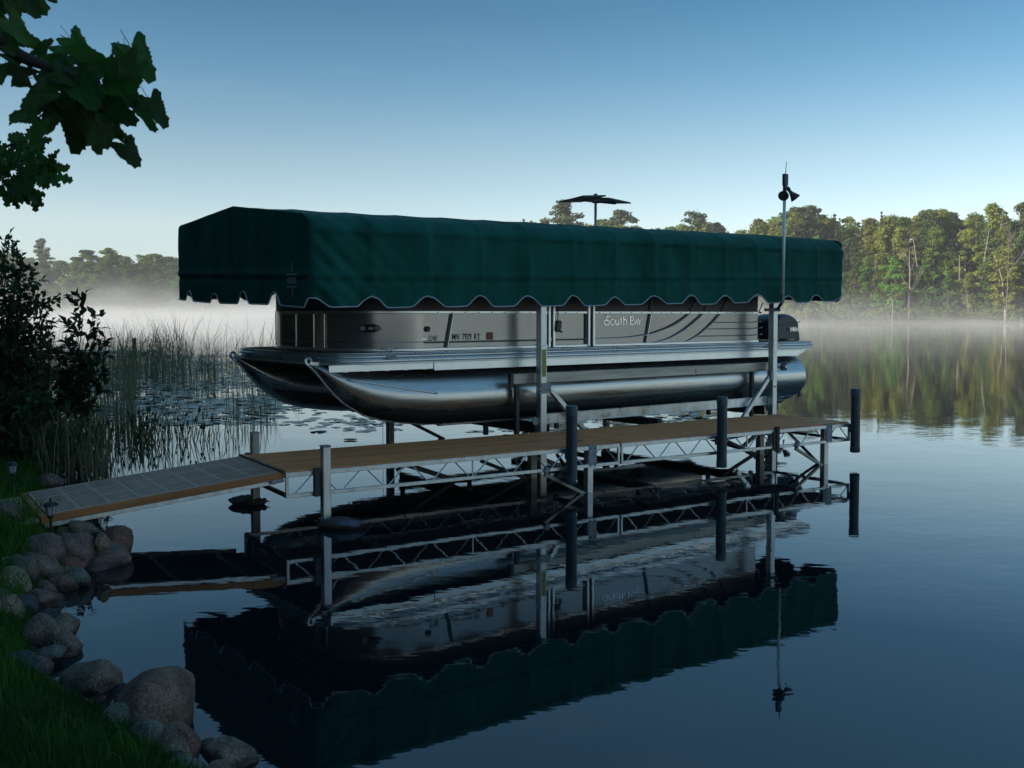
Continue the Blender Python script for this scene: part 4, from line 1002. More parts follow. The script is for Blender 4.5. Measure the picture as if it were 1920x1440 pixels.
def sweepline(pts):
    c = curve([(x, z, 0) for x, z in pts]); p3 = [(v_.x, .262, v_.y) for v_ in c]
    MB().tube(p3, .0060, 6).build('trim_tube', M['chrome'], boat, smooth=True)
    # the tube's shadow, built in as a black band along its upper left
    vs = []; 
    for i, v_ in enumerate(c):
        d = (c[min(i + 1, len(c) - 1)] - c[max(0, i - 1)]).normalized(); nn = Vector((-d.y, d.x)); wd = .006 + .026 * min(1, i / len(c) * 1.4)
        vs += [(v_.x, .266, v_.y), (v_.x + nn.x * wd, .266, v_.y + nn.y * wd), (v_.x + nn.x * wd, .272, v_.y + nn.y * wd), (v_.x, .272, v_.y)]
    fs = [(4 * i + k, 4 * i + (k + 1) % 4, 4 * (i + 1) + (k + 1) % 4, 4 * (i + 1) + k) for i in range(len(c) - 1) for k in range(4)]
    MB().add(vs, fs).build('trim_and_shadow_band', M['black_trim_and_shadow'], boat)
sweepline([(1.07, 1.556), (1.55, 1.558), (1.97, 1.588), (2.25, 1.640), (2.49, 1.710), (2.66, 1.785), (2.80, 1.862)])
sweepline([(2.14, 1.489), (2.40, 1.535), (2.69, 1.645), (2.92, 1.765), (3.07, 1.862)])
sweepline([(2.73, 1.489), (2.93, 1.555), (3.14, 1.665), (3.30, 1.765), (3.42, 1.862)])
for a_, b_ in (((2.81, 1.897), (2.98, 2.09)), ((3.09, 1.897), (3.24, 2.09)), ((3.44, 1.897), (3.60, 2.09))):
    MB().bar((a_[0], .264, a_[1]), (b_[0], .264, b_[1]), .010, .035, .001, up=(1, 0, 0)).build('trim_and_shadow_band', M['black_trim_and_shadow'], boat)
for x0, z in ((3.28, 1.745), (3.16, 1.655), (2.96, 1.558)):
    p_ = [(x0, .262, z), (4.1, .262, z), (4.22, .262, z + .006), (4.30, .262, z + .012)]
    MB().tube(p_, .0065, 6).build('trim_tube', M['chrome'], boat)
    MB().lathe([(.012, 0), (.012, .02), (0, .022)], (4.30, .262, z + .012), 8, Matrix.Rotation(R(90), 3, 'Y')).build('tube_end', M['chrome'], boat)
MB().lathe([(.014, 0), (.014, .03), (0, .034)], (4.27, .262, 1.88), 8, Matrix.Rotation(R(90), 3, 'Y')).build('tube_end', M['chrome'], boat)
# docking light (oval, glassy) on the bow curve and round fitting
def on_curve(i, f, off):
    a_, b_ = Vector(fp[i]), Vector(fp[i + 1]); n1 = Vector(fn_[i]).lerp(Vector(fn_[i + 1]), f); p_ = a_.lerp(b_, f) + n1 * off; return p_, n1
ip = min(range(8, 31), key=lambda i: abs(fp[i][0] + 1.95)); pc, nc = on_curve(ip, .5, .0)
M_ = Matrix.Rotation(math.atan2(nc.y, nc.x) + math.pi / 2, 3, 'Z')
def oval(rx, rz, dep, off, x0=0, n=24):
    mb = MB(); vs = []
    for s_, e in ((1, 0), (1, dep * .6), (.75, dep)):
        for k in range(n):
            a = 2 * math.pi * k / n; vs.append(M_ @ Vector((x0 + rx * s_ * math.cos(a), -(e + off), rz * s_ * math.sin(a))) + Vector((pc.x, pc.y, 1.705)))
    fs = [(i * n + k, (i + 1) * n + k, (i + 1) * n + (k + 1) % n, i * n + (k + 1) % n) for i in range(2) for k in range(n)] + [tuple(range(2 * n, 3 * n))]
    return mb.add(vs, fs)
dl = oval(.125, .047, .02, 0).build('docking_light', M['black'], boat, angle=40)
for x0 in (-.075, .085): oval(.032, .026, .012, .016, x0).build('lens', M['glass'], dl, angle=40)
oval(.028, .018, .008, .018, .012).build('lens', M['chrome'], dl, angle=40)
MB().lathe([(.031, 0), (.031, .012), (.022, .016), (.0, .012)], (-1.395, .262, 1.694), 18, Matrix.Rotation(R(90), 3, 'X')).build('round_fitting', M['black'], boat, angle=30)
# handset hanging over the gate
hs = MB(); hs.box((.455, .235, 1.715), (.085, .035, .135), .012, Matrix.Rotation(R(8), 3, 'Y')); hs.box((.49, .225, 1.645), (.05, .02, .02), .006); hs.tube([(.46, .255, 1.78), (.462, .25, 1.86), (.468, .25, 2.12)], .006, 6)
tag(hs.build('hanging_remote', M['black'], boat, angle=40))
# white floor-level lettering
def text(body, size, loc, m, parent, rot=(R(90), 0, 0), sx=1, name='lettering', shear=0, off=0, align='LEFT'):
    c = bpy.data.curves.new(name, 'FONT'); c.body = body; c.size = size; c.extrude = .0008; c.shear = shear; c.offset = off; c.align_x = align; c.resolution_u = 3
    o = bpy.data.objects.new(name, c); C.objects.link(o); o.parent = parent; o.location = loc; o.rotation_euler = rot; o.scale = (sx, 1, 1); c.materials.append(m)
    bpy.context.view_layer.update(); me = bpy.data.meshes.new_from_object(o.evaluated_get(bpy.context.evaluated_depsgraph_get())); bpy.data.objects.remove(o)
    o = bpy.data.objects.new(name, me); C.objects.link(o); o.parent = parent; o.location = loc; o.rotation_euler = rot; o.scale = (sx, 1, 1); return o
YT = .2735
text('MN  7929  KY', .098, (-1.065, YT - .001, 1.572), M['ink'], boat, sx=.66, off=.001)
MB().box((-.545, YT - .002, 1.607), (.092, .002, .085)).build('registration_sticker', M['sticker'], boat)
M['sticker_ink'] = mat('sticker numeral', (.55, .22, .10), .5)
text('18', .095, (-.585, YT - .004, 1.573), M['sticker_ink'], boat, sx=.7)
text('524E', .085, (-1.385, YT - .001, 1.564), M['ink'], boat, sx=.72, shear=.25)
MB().box((-1.435, YT - .001, 1.585), (.07, .002, .006)).build('model_stripe', M['white_ink'], boat)
# South Bay, drawn with tubes for the curly S and thin strokes for the rest
def ribbon(pts, w_):
    """flat raised stroke on the panel"""
    n = len(pts); vs = []; fs = []
    for i, p in enumerate(pts):
        d = (Vector(pts[min(i + 1, n - 1)]) - Vector(pts[max(i - 1, 0)])).normalized(); nn = Vector((-d.y, d.x)) * w_ / 2
        for y in (YT - .006, YT - .001): vs += [(p[0] + nn.x, y, p[1] + nn.y), (p[0] - nn.x, y, p[1] - nn.y)]
    for i in range(n - 1):
        q = 4 * i; fs += [(q, q + 4, q + 5, q + 1), (q, q + 2, q + 6, q + 4), (q + 1, q + 5, q + 7, q + 3)]
    lt.add(vs, fs)
def stroke(pts, w_=.014):
    if len(pts) > 2: c = curve([(x, z, 0) for x, z in pts], 6); pts = [(v_.x, v_.y) for v_ in c]
    ribbon(pts, w_)
lt = MB(); X0, Z0 = 1.235, 1.722; B_ = .016; T_ = .011
stroke([(X0 + .125, Z0 + .128), (X0 + .085, Z0 + .135), (X0 + .058, Z0 + .11), (X0 + .075, Z0 + .080), (X0 + .12, Z0 + .05), (X0 + .118, Z0 + .012), (X0 + .07, Z0 - .002), (X0 + .022, Z0 + .018), (X0 + .012, Z0 + .05), (X0 + .04, Z0 + .075), (X0 + .08, Z0 + .06)], .014)
stroke([(X0 + .15 + .045 + .045 * math.cos(R(a_)), Z0 + .042 + .042 * math.sin(R(a_))) for a_ in range(0, 361, 20)], T_)
stroke([(X0 + .268, Z0 + .085), (X0 + .268, Z0 + .025), (X0 + .295, Z0 + .004), (X0 + .325, Z0 + .022), (X0 + .332, Z0 + .05)], B_); stroke([(X0 + .333, Z0 + .088), (X0 + .333, Z0)], B_)
stroke([(X0 + .385, Z0 + .118), (X0 + .385, Z0)], B_); stroke([(X0 + .362, Z0 + .084), (X0 + .412, Z0 + .084)], T_)
stroke([(X0 + .445, Z0 + .135), (X0 + .445, Z0)], B_); stroke([(X0 + .448, Z0 + .065), (X0 + .475, Z0 + .086), (X0 + .502, Z0 + .062), (X0 + .504, Z0)], B_)
stroke([(X0 + .60, Z0 + .128), (X0 + .60, Z0)], .020)
stroke([(X0 + .575, Z0 + .125), (X0 + .645, Z0 + .124), (X0 + .675, Z0 + .098), (X0 + .645, Z0 + .074), (X0 + .605, Z0 + .072)], T_)
stroke([(X0 + .605, Z0 + .072), (X0 + .67, Z0 + .064), (X0 + .695, Z0 + .034), (X0 + .66, Z0 + .006), (X0 + .605, Z0 + .004)], T_)
stroke([(X0 + .70, Z0), (X0 + .738, Z0 + .088)], T_); stroke([(X0 + .738, Z0 + .088), (X0 + .775, Z0)], B_); stroke([(X0 + .716, Z0 + .03), (X0 + .762, Z0 + .03)], .008)
stroke([(X0 + .77, Z0 + .09), (X0 + .81, Z0 + .045)], B_); stroke([(X0 + .852, Z0 + .09), (X0 + .81, Z0 + .045)], T_); stroke([(X0 + .81, Z0 + .048), (X0 + .81, Z0)], B_)
for v_i in range(len(lt.v)):
    x, y, z = lt.v[v_i]; lt.v[v_i] = (1.225 + (x - 1.235) * .78, y, 1.722 + (z - 1.722) * .82)
lt.build('lettering', M['white_ink'], boat)
# things seen through the scallops: seats / furniture inside
MB().box((-1.2, 1.55, 1.68), (1.6, 2.2, .40), .05).build('bow_seats', M['seat'], boat); MB().box((3.2, 1.3, 1.70), (1.4, 1.4, .45), .05).build('stern_seats', M['seat'], boat)
MB().bar((4.0, .30, 1.455), (4.42, .32, 2.02), .02, .02).build('canvas_strut', M['chrome'], boat)
# ladder hook below the stern
hk = MB(); hk.tube([(5.38, .40, .74), (5.40, .40, .68), (5.44, .40, .62), (5.38, .40, .60)], .014, 6); hk.box((5.42, .40, .625), (.07, .04, .03), .008); hk.build('stern_hook', M['black'], boat)
# gooseneck tie lines at bow of the far tube
MB().tube([(-2.62, 2.5, 1.36), (-2.45, 2.35, 1.30), (-2.2, 2.2, 1.34)], .012, 6).build('bow_line', M['dark_steel'], boat)
# ------------------------------------------------------------------ outboard motor
mot = empty('outboard_motor', P1, BA, 'dark blue-grey outboard motor tilted at the stern of the boat', 'outboard motor')
def cowl():
    prof = [(5.93, 1.44), (5.90, 1.62), (5.96, 1.76), (6.10, 1.845), (6.28, 1.865), (6.44, 1.83), (6.56, 1.76), (6.60, 1.66), (6.64, 1.42)]
    c = curve([(x, z, 0) for x, z in prof], 6); vs = []; n = len(c); cx0, cz0 = 6.27, 1.60
    for fy, s in ((1.27, .86), (1.30, .95), (1.35, 1.0), (1.72, 1.0), (1.77, .95), (1.80, .86)):
        for v_ in c: vs.append((cx0 + (v_.x - cx0) * s, fy, cz0 + (v_.y - cz0) * s))
    fs = []
    for i in range(5):
        for k in range(n - 1): fs.append((i * n + k, i * n + k + 1, (i + 1) * n + k + 1, (i + 1) * n + k))
        fs.append((i * n + n - 1, i * n, (i + 1) * n, (i + 1) * n + n - 1))
    fs.append(tuple(range(n))[::-1]); fs.append(tuple(range(5 * n, 6 * n)))
    return MB().add(vs, fs)
cowl().build('cowl', M['cowl'], mot, angle=40)
MB().box((6.27, 1.535, 1.405), (.68, .50, .03), .012).build('cowl_seam', M['black'], mot)
MB().bar((6.02, 1.263, 1.675), (6.58, 1.263, 1.735), .012, .018, .002).build('cowl_crease', M['bumper_cap'], mot)
MB().box((6.30, 1.30, 1.508), (.50, .012, .010)).build('cowl_stripe', M['grey_ink'], mot); MB().box((6.34, 1.30, 1.528), (.42, .010, .005)).build('cowl_stripe', M['white_ink'], mot)
text('YAMAHA', .105, (6.31, 1.262, 1.575), M['white_ink'], mot, sx=.66, off=.002)
rr = [(6.275 + .027 * math.cos(a), 1.266, 1.608 + .030 * math.sin(a)) for a in [2 * math.pi * k / 18 for k in range(19)]]
lg = MB(); lg.tube(rr, .004, 5, False)
for k in range(3): a = R(90 + 120 * k); lg.tube([(6.275, 1.266, 1.608), (6.275 + .025 * math.cos(a), 1.266, 1.608 + .028 * math.sin(a))], .003, 5)
lg.build('emblem', M['grey_ink'], mot)
MB().box((6.12, 1.535, 1.05), (.22, .22, .70), .05).build('midsection', M['cowl'], mot)
MB().box((5.72, 1.535, 1.28), (.55, .45, .20), .02).build('motor_bracket', M['dark_steel'], mot)
MB().box((6.22, 1.535, .52), (.30, .07, .55), .03).build('gearcase', M['cowl'], mot)
MB().box((6.30, 1.535, .66), (.44, .20, .02), .006).build('cavitation_plate', M['bumper_cap'], mot)
MB().lathe([(.0, -.28), (.05, -.20), (.062, 0), (.055, .18), (.03, .26)], (6.25, 1.535, .42), 14, Matrix.Rotation(R(90), 3, 'Y')).build('torpedo', M['cowl'], mot, angle=40)
pr = MB()
for k in range(3):
    a = R(120 * k + 20); pr.add([(6.50, 1.535, .42), (6.47, 1.535 + .15 * math.cos(a - .35), .42 + .15 * math.sin(a - .35)), (6.53, 1.535 + .18 * math.cos(a), .42 + .18 * math.sin(a)), (6.56, 1.535 + .15 * math.cos(a + .35), .42 + .15 * math.sin(a + .35)), (6.54, 1.535 + .03 * math.cos(a + .6), .42 + .03 * math.sin(a + .6))], [(0, 1, 2, 3, 4)])
pr.build('propeller', M['galv'], mot)

# ------------------------------------------------------------------ light pole on the rear post
lp = empty('light_pole', P1 + Matrix.Rotation(BA, 3, 'Z') @ Vector((PX - .11, -.19, 1.93)), BA, 'thin silver pole with two flood lamps and antenna rising from the rear lift post', 'lamp pole')
MB().tube([(.12, .17, -.02), (.09, .08, .02), (.07, .01, .10), (.07, 0, .2)], .022, 10).build('elbow', M['black'], lp, smooth=True)
MB().box((0, .12, -.01), (.32, .04, .04), .006).build('clamp', M['dark_steel'], lp)
MB().tube([(.07, 0, .08), (.085, 0, 1.72)], .022, 12).build('pole', M['pole'], lp, smooth=True)
MB().box((.095, 0, 1.80), (.085, .05, .165), .008).build('sensor_box', M['dark_steel'], lp)
MB().tube([(.10, 0, 1.88), (.115, 0, 2.06)], [.006, .004], 6).build('antenna', M['black'], lp)
MB().tube([(.085, 0, 1.52), (.087, 0, 1.74)], .028, 10).build('collar', M['dark_steel'], lp)
def lamp(px0, d, lab):
    o = MB(); Mr = Vector(d).to_track_quat('Z', 'Y').to_matrix()
    o.lathe([(.018, -.12), (.024, -.11), (.024, -.03), (.035, 0), (.07, .075), (.074, .085), (.0, .08)], px0, 18, Mr)
    return o.build('flood_lamp', M['dark_steel'], lp, angle=35)
l1 = lamp((.02, -.04, 1.60), (-.75, -.45, -.45), ''); l2 = lamp((.22, -.02, 1.615), (.55, -.35, -.75), '')
MB().tube([(.087, 0, 1.70), (.15, -.01, 1.70), (.185, -.01, 1.68)], .014, 8).build('lamp_arm', M['dark_steel'], lp, smooth=True)
MB().tube([(.087, 0, 1.68), (.07, -.02, 1.66)], .014, 8).build('lamp_arm', M['dark_steel'], lp)

# ------------------------------------------------------------------ solar panels on a pole at the far side
sp_ = empty('solar_panel_mast', P1 + Matrix.Rotation(BA, 3, 'Z') @ Vector((3.75, 3.2, 0)), BA, 'two tilted solar panels on a thin mast behind the canopy', 'solar panel')
MB().tube([(0, 0, 2.6), (0, 0, 3.72)], .022, 10).build('mast', M['alu_worn'], sp_, smooth=True)
MB().box((0, 0, 3.80), (.045, .05, .06), .006).build('mast_head', M['dark_steel'], sp_); MB().box((0, .0, 3.69), (.12, .05, .03), .005).build('clamp', M['dark_steel'], sp_)
for cx_, zz, ry, rx in ((-.29, 3.725, R(-5), R(-4)), (.27, 3.735, R(5), R(5))):
    Mr = Matrix.Rotation(ry, 3, 'Y') @ Matrix.Rotation(rx, 3, 'X')
    pnl = MB().box((cx_, 0, zz), (.50, .60, .022), .003, Mr).build('solar_panel', M['dark_steel'], sp_)
    MB().box((cx_, 0, zz + .0135), (.46, .56, .003), 0, Mr).build('cell_face', M['panel_pv'], pnl)
MB().bar((-.45, 0, 3.70), (.45, 0, 3.70), .03, .03).build('cross_arm', M['dark_steel'], sp_)

# ------------------------------------------------------------------ second dock far left
a = P(285, 660, 37.6); d2 = empty('far_dock', (a.x, a.y, 0), R(4), 'small silver-edged dock in the reeds at the left shore', 'dock')
for j in range(4): MB().box((-4.2, -.1 + j * .31, .455), (8.4, .30, .03), .004).build('deck_board', M['alu_worn'], d2)
for y in (-.26, 1.0):
    MB().box((-4.2, y, .42), (8.4, .04, .09), .006).build('side_rail', M['fascia'], d2)
    MB().box((-4.2, y, .24), (8.4, .03, .03), .004).build('side_rail', M['alu_worn'], d2)
for x, zt, m in ((-.55, .98, 'post_wood'), (-.05, .55, 'alu_worn'), (-2.5, .42, 'alu_worn'), (-5, .9, 'post_wood'), (-7.5, .42, 'alu_worn')):
    MB().box((x, -.33, (zt - .6) / 2), (.12 if m == 'post_wood' else .07, .12, zt + .6), .01).build('post', M[m], d2)
for x in (-.2, -1.9): MB().box((x, -.285, .36), (.35, .02, .18), .004).build('end_plate', M['dark_steel'], d2)

# ------------------------------------------------------------------ rocks
def rock(name, px, py, wp, hp, Y, mk, lab, rot=0, seed=0, dep=1.0, cut=.25, group='boulders edging the lawn'):
    c = P(px, py, Y); a = wp * Y / 1850 / 2 * 1.07; b_ = hp * Y / 1850 / 2 * 1.08; rg = random.Random(seed * 13 + 5)
    me = bpy.data.meshes.new('rock'); import bmesh
    bm = bmesh.new(); bmesh.ops.create_icosphere(bm, subdivisions=4, radius=1)
    off = Vector((rg.uniform(-50, 50), rg.uniform(-50, 50), rg.uniform(-50, 50)))
    planes = [(Vector((rg.gauss(0, 1), rg.gauss(0, 1), rg.gauss(0, .7))).normalized(), rg.uniform(.66, .88)) for _ in range(int(6 + cut * 22))]
    for v_ in bm.verts:
        p = v_.co.copy(); q = p * (1 + .30 * noise.noise(p * .9 + off) + .10 * noise.noise(p * 2.4 + off) + .035 * noise.noise(p * 6 + off) + .012 * noise.noise(p * 14 + off))
        if cut > 0:
            for n_, d in planes:
                e = q.dot(n_) - d
                if e > 0: q -= n_ * e * (.55 + .42 * min(1, cut * 2.2))
        v_.co = Vector((q.x * a, q.y * (a * .5 + b_ * .5) * 1.15 * dep, q.z * b_ * 1.10))
    if rot: bmesh.ops.rotate(bm, verts=bm.verts, cent=(0, 0, 0), matrix=Matrix.Rotation(R(rot), 3, 'Y'))
    for f in bm.faces: f.smooth = True
    bm.to_mesh(me); bm.free(); me.materials.append(RK[mk])
    o = place(name, me, None, (c.x, c.y, c.z)); return tag(o, lab, 'rock', group)
RL = [(221, 1018, 64, 52, 7.55, 'red', 'reddish rock farthest out in the water beside the gangway', 10, .1), (203, 1053, 92, 66, 7.3, 'purple', 'wide purple-grey rock sloping into the water below the red rock', 14, .3),
      (192, 1016, 32, 28, 7.15, 'tan', 'small yellowish stone resting on the boulders near the gangway', 10, .6), (156, 993, 64, 34, 7.55, 'grey', 'ridged grey rock just below the gangway side', 8, .5),
      (144, 1037, 68, 70, 7.1, 'purple', 'tall rounded dark rock left of the small yellowish stone', 0, .15), (85, 1041, 80, 64, 6.95, 'purple', 'smooth oval dark grey boulder below the lantern', 22, .05),
      (73, 1066, 84, 52, 6.75, 'grey', 'speckled elongated grey boulder lying diagonally', 32, .1), (43, 1078, 56, 60, 6.5, 'purple', 'round grey boulder behind the tan stone', 18, .05),
      (24, 1094, 66, 50, 6.15, 'tan', 'light tan boulder at the left edge', 24, .12), (8, 1057, 26, 24, 6.6, 'pale', 'small pale stone at the left edge above the tan boulder', 0, .3),
      (6, 1041, 22, 18, 6.8, 'purple', 'small dark stone at the left edge by the lawn', 0, .2), (122, 1095, 66, 36, 6.6, 'brown', 'flat brown slab dipping into the water', 18, .7),
      (145, 1083, 44, 32, 6.65, 'green', 'small dark greenish stone at the waterline', 16, .2), (87, 1108, 46, 28, 6.4, 'brown', 'narrow brown stone under the speckled boulder', 16, .3),
      (78, 1127, 54, 38, 6.15, 'purple', 'angular purple-brown rock at the water edge', 20, .5), (44, 1139, 68, 44, 5.95, 'dark', 'wet dark blue angular rock', 20, .8),
      (18, 1152, 54, 52, 5.75, 'green', 'large blue-grey rock at the left edge above the grass', 14, .3), (79, 1183, 70, 56, 5.5, 'grey', 'greyish rock behind the grass tips', 12, .3),
      (117, 1181, 54, 56, 5.6, 'grey', 'upright grey granite rock at the bay corner', 18, .2), (126, 1215, 62, 50, 5.35, 'grey', 'light speckled rock with a sharp lower face', 22, .5),
      (6, 1180, 22, 22, 5.6, 'pale', 'pale small stone at the left edge by the grass', 0, .3), (100, 1222, 58, 22, 5.2, 'green', 'flat pale-topped stone among grass', 3, .6),
      (175, 1279, 106, 84, 4.85, 'grey', 'broad grey rock half hidden by grass left of the largest boulder', 20, .35), (291, 1321, 150, 142, 4.35, 'brown', 'largest brown mottled boulder at the water edge', 18, .12),
      (268, 1396, 80, 96, 3.95, 'green', 'green-grey angular rock beside the lawn below the largest boulder', 6, .75), (341, 1412, 84, 66, 3.95, 'red', 'reddish rock below the largest boulder', 12, .4),
      (216, 1350, 74, 66, 4.15, 'green', 'flat green-grey rock under the grass tips', 25, .7), (386, 1405, 46, 34, 4.15, 'green', 'small olive stone between two larger rocks at the bottom', 0, .2),
      (431, 1420, 94, 62, 4.0, 'grey', 'grey rock at the bottom standing in the water', 14, .5), (345, 1447, 84, 48, 3.7, 'green', 'grey-green rock cut by the bottom edge', 4, .3), (408, 1448, 52, 36, 3.75, 'grey', 'small grey rock at the bottom edge', 4, .3),
      (126, 984, 44, 22, 7.7, 'brown', 'brown stone under the gangway end', 0, .4), (158, 977, 30, 22, 7.95, 'dark', 'dark wet stone under the gangway', 0, .5),
      (14, 962, 66, 34, 7.4, 'purple', 'flat purple-grey slab beside the gangway foot', 18, .5), (97, 903, 46, 22, 9.5, 'brown', 'brown rock in the grass behind the gangway', 10, .2),
      (210, 1395, 60, 50, 4.0, 'green', 'buried stone below the lawn grass', 10, .4), (62, 1100, 40, 30, 6.5, 'dark', 'dark gap stone between boulders', 0, .3), (110, 1140, 36, 26, 6.25, 'dark', 'small wet stone at the waterline', 0, .4), (90, 1160, 50, 30, 5.9, 'dark', 'low dark stone in the bay corner', 0, .3), (325, 1432, 60, 40, 3.85, 'dark', 'dark stone wedged under the reddish rock', 0, .3), (232, 1310, 40, 50, 4.6, 'dark', 'dark stone wedged left of the largest boulder', 0, .3)]
for i, (px, py, wp, hp, Y, mk, lab, rt, ct) in enumerate(RL):
    rock('rock' if wp < 70 else 'boulder', px, py, wp, hp, Y, mk, lab, rt, i, 1.0, ct)

frk = random.Random(77)
for k in range(46):
    f = frk.random(); yy = 2.9 + 5.0 * f
    for (ax, ay), (bx, by) in zip(SHORE[:-1], SHORE[1:]):
        if by <= yy <= ay: xx = ax + (bx - ax) * (yy - ay) / (by - ay); break
    xx -= frk.uniform(-.02, .34); r_ = frk.uniform(.05, .12); z = float(bank_h(np.array([xx]), np.array([yy]))[0])
    me_px = 960 + 1850 * xx / yy; zz = max(z, -.03) + r_ * .25
    # depth plane point -> same helper as the boulders
    py = 590 + 1850 * (CAM_Z - zz) / yy
    rock('stone', me_px, py, 2 * r_ * 1850 / yy, 1.5 * r_ * 1850 / yy, yy, frk.choice(['grey', 'purple', 'brown', 'green', 'dark', 'red', 'tan']), 'small stone wedged between the larger boulders of the bank', frk.uniform(-30, 30), 200 + k, 1, frk.uniform(.1, .6), 'small filler stones along the bank')

# ------------------------------------------------------------------ grass
def blades(n, region, hmin, hmax, wd, m, name, label, tall=False, seed=1, lean=.45):
    rg = np.random.default_rng(seed); X = []; Y = []
    x0, x1, y0, y1 = region
    X = rg.uniform(x0, x1, n); Y = rg.uniform(y0, y1, n); d = shore_sd(X, Y)
    lo, hi = (.10, 30) if not tall else (.16, .72)
    k = (d > lo) & (d < hi) & (X / np.maximum(Y, .5) > -.62) & (X / np.maximum(Y, .5) < .1)
    k &= noise_keep(X, Y, rg, tall)
    k &= (d > (.42 if tall else .24)) | (Y > 4.9)
    X, Y, d = X[k], Y[k], d[k]; n = len(X); Z = bank_h(X, Y) - .01
    h = rg.uniform(hmin, hmax, n) * (1 + .35 * np.sin(X * 3.1 + 1) * np.sin(Y * 2.7)) ; a = rg.uniform(0, 6.283, n)
    ln = rg.uniform(.1, lean, n) * h; dx, dy = np.cos(a) * ln, np.sin(a) * ln; b = rg.uniform(0, 6.283, n); wx, wy = np.cos(b) * wd, np.sin(b) * wd
    wf = rg.uniform(.6, 1.3, n); wx *= wf; wy *= wf
    def pt(f, s, z): return np.stack([X + dx * f * f + wx * s, Y + dy * f * f + wy * s, Z + h * z], -1)
    V = np.stack([pt(0, -1, 0), pt(0, 1, 0), pt(.5, -.8, .55), pt(.5, .8, .55), pt(1, 0, .95)], 1).reshape(-1, 3)
    i = np.arange(n)[:, None] * 5
    Fc = np.concatenate([i + [0, 1, 3], i + [0, 3, 2], i + [2, 3, 4]], 1).reshape(-1, 3)
    o = place(name, np_mesh(name, V, Fc, m)); return tag(o, label, 'grass', kind='stuff')
def noise_keep(X, Y, rg, tall):
    if not tall: return np.ones(len(X), bool)
    return (np.sin(X * 5.3 + Y * 2) + np.sin(Y * 6.1 - X * 3) + rg.normal(0, .6, len(X))) > .3
blades(210000, (-4.2, 0, 2.4, 7.2), .03, .085, .0022, M['grass'], 'lawn_grass', 'short green lawn grass on the near bank')
blades(60000, (-7, -3, 6.2, 11.5), .04, .11, .0035, M['grass'], 'lawn_grass', 'short grass on the bank around the gangway foot', seed=3)
blades(46000, (-4.2, 0, 2.4, 7.6), .12, .24, .0028, M['grass_tall'], 'tall_grass', 'long unmown grass along the boulders', True, 5, .7)
blades(15000, (-7, -3, 7.0, 11.5), .12, .26, .004, M['grass_tall'], 'tall_grass', 'long grass at the bank edge behind the gangway', True, 6, .6)

# ------------------------------------------------------------------ path lanterns
def lantern(loc, lab, post=.14):
    t = empty('path_lantern', loc, R(20), lab, 'garden lantern', 'black solar lanterns at the gangway')
    MB().tube([(0, 0, -.08), (0, 0, post)], .010, 8).build('stake', M['black'], t)
    MB().lathe([(.010, post - .01), (.024, post), (.024, post + .012), (.012, post + .016)], (0, 0, 0), 12).build('base_cup', M['black'], t)
    MB().lathe([(.022, post + .015), (.030, post + .03), (.038, post + .085), (.036, post + .087)], (0, 0, 0), 6).build('glass', M['glass'], t)
    rb = MB()
    for k in range(6):
        a = 2 * math.pi * k / 6; rb.tube([(.025 * math.cos(a), .025 * math.sin(a), post + .012), (.041 * math.cos(a), .041 * math.sin(a), post + .088)], .0022, 4)
    rb.build('ribs', M['black'], t)
    MB().lathe([(.040, post + .083), (.056, post + .088), (.054, post + .094), (.034, post + .112), (.012, post + .118), (.008, post + .13), (.010, post + .136), (0, post + .142)], (0, 0, 0), 8).build('roof', M['black'], t)
    return t
q = P(95, 960, 7.15); lantern((q.x, q.y, q.z - .17), 'small black lantern in front of the gangway foot', .13)
q = P(23, 882, 8.8); lantern((q.x, q.y, q.z - .26), 'taller black lantern behind the gangway at the left edge', .22)

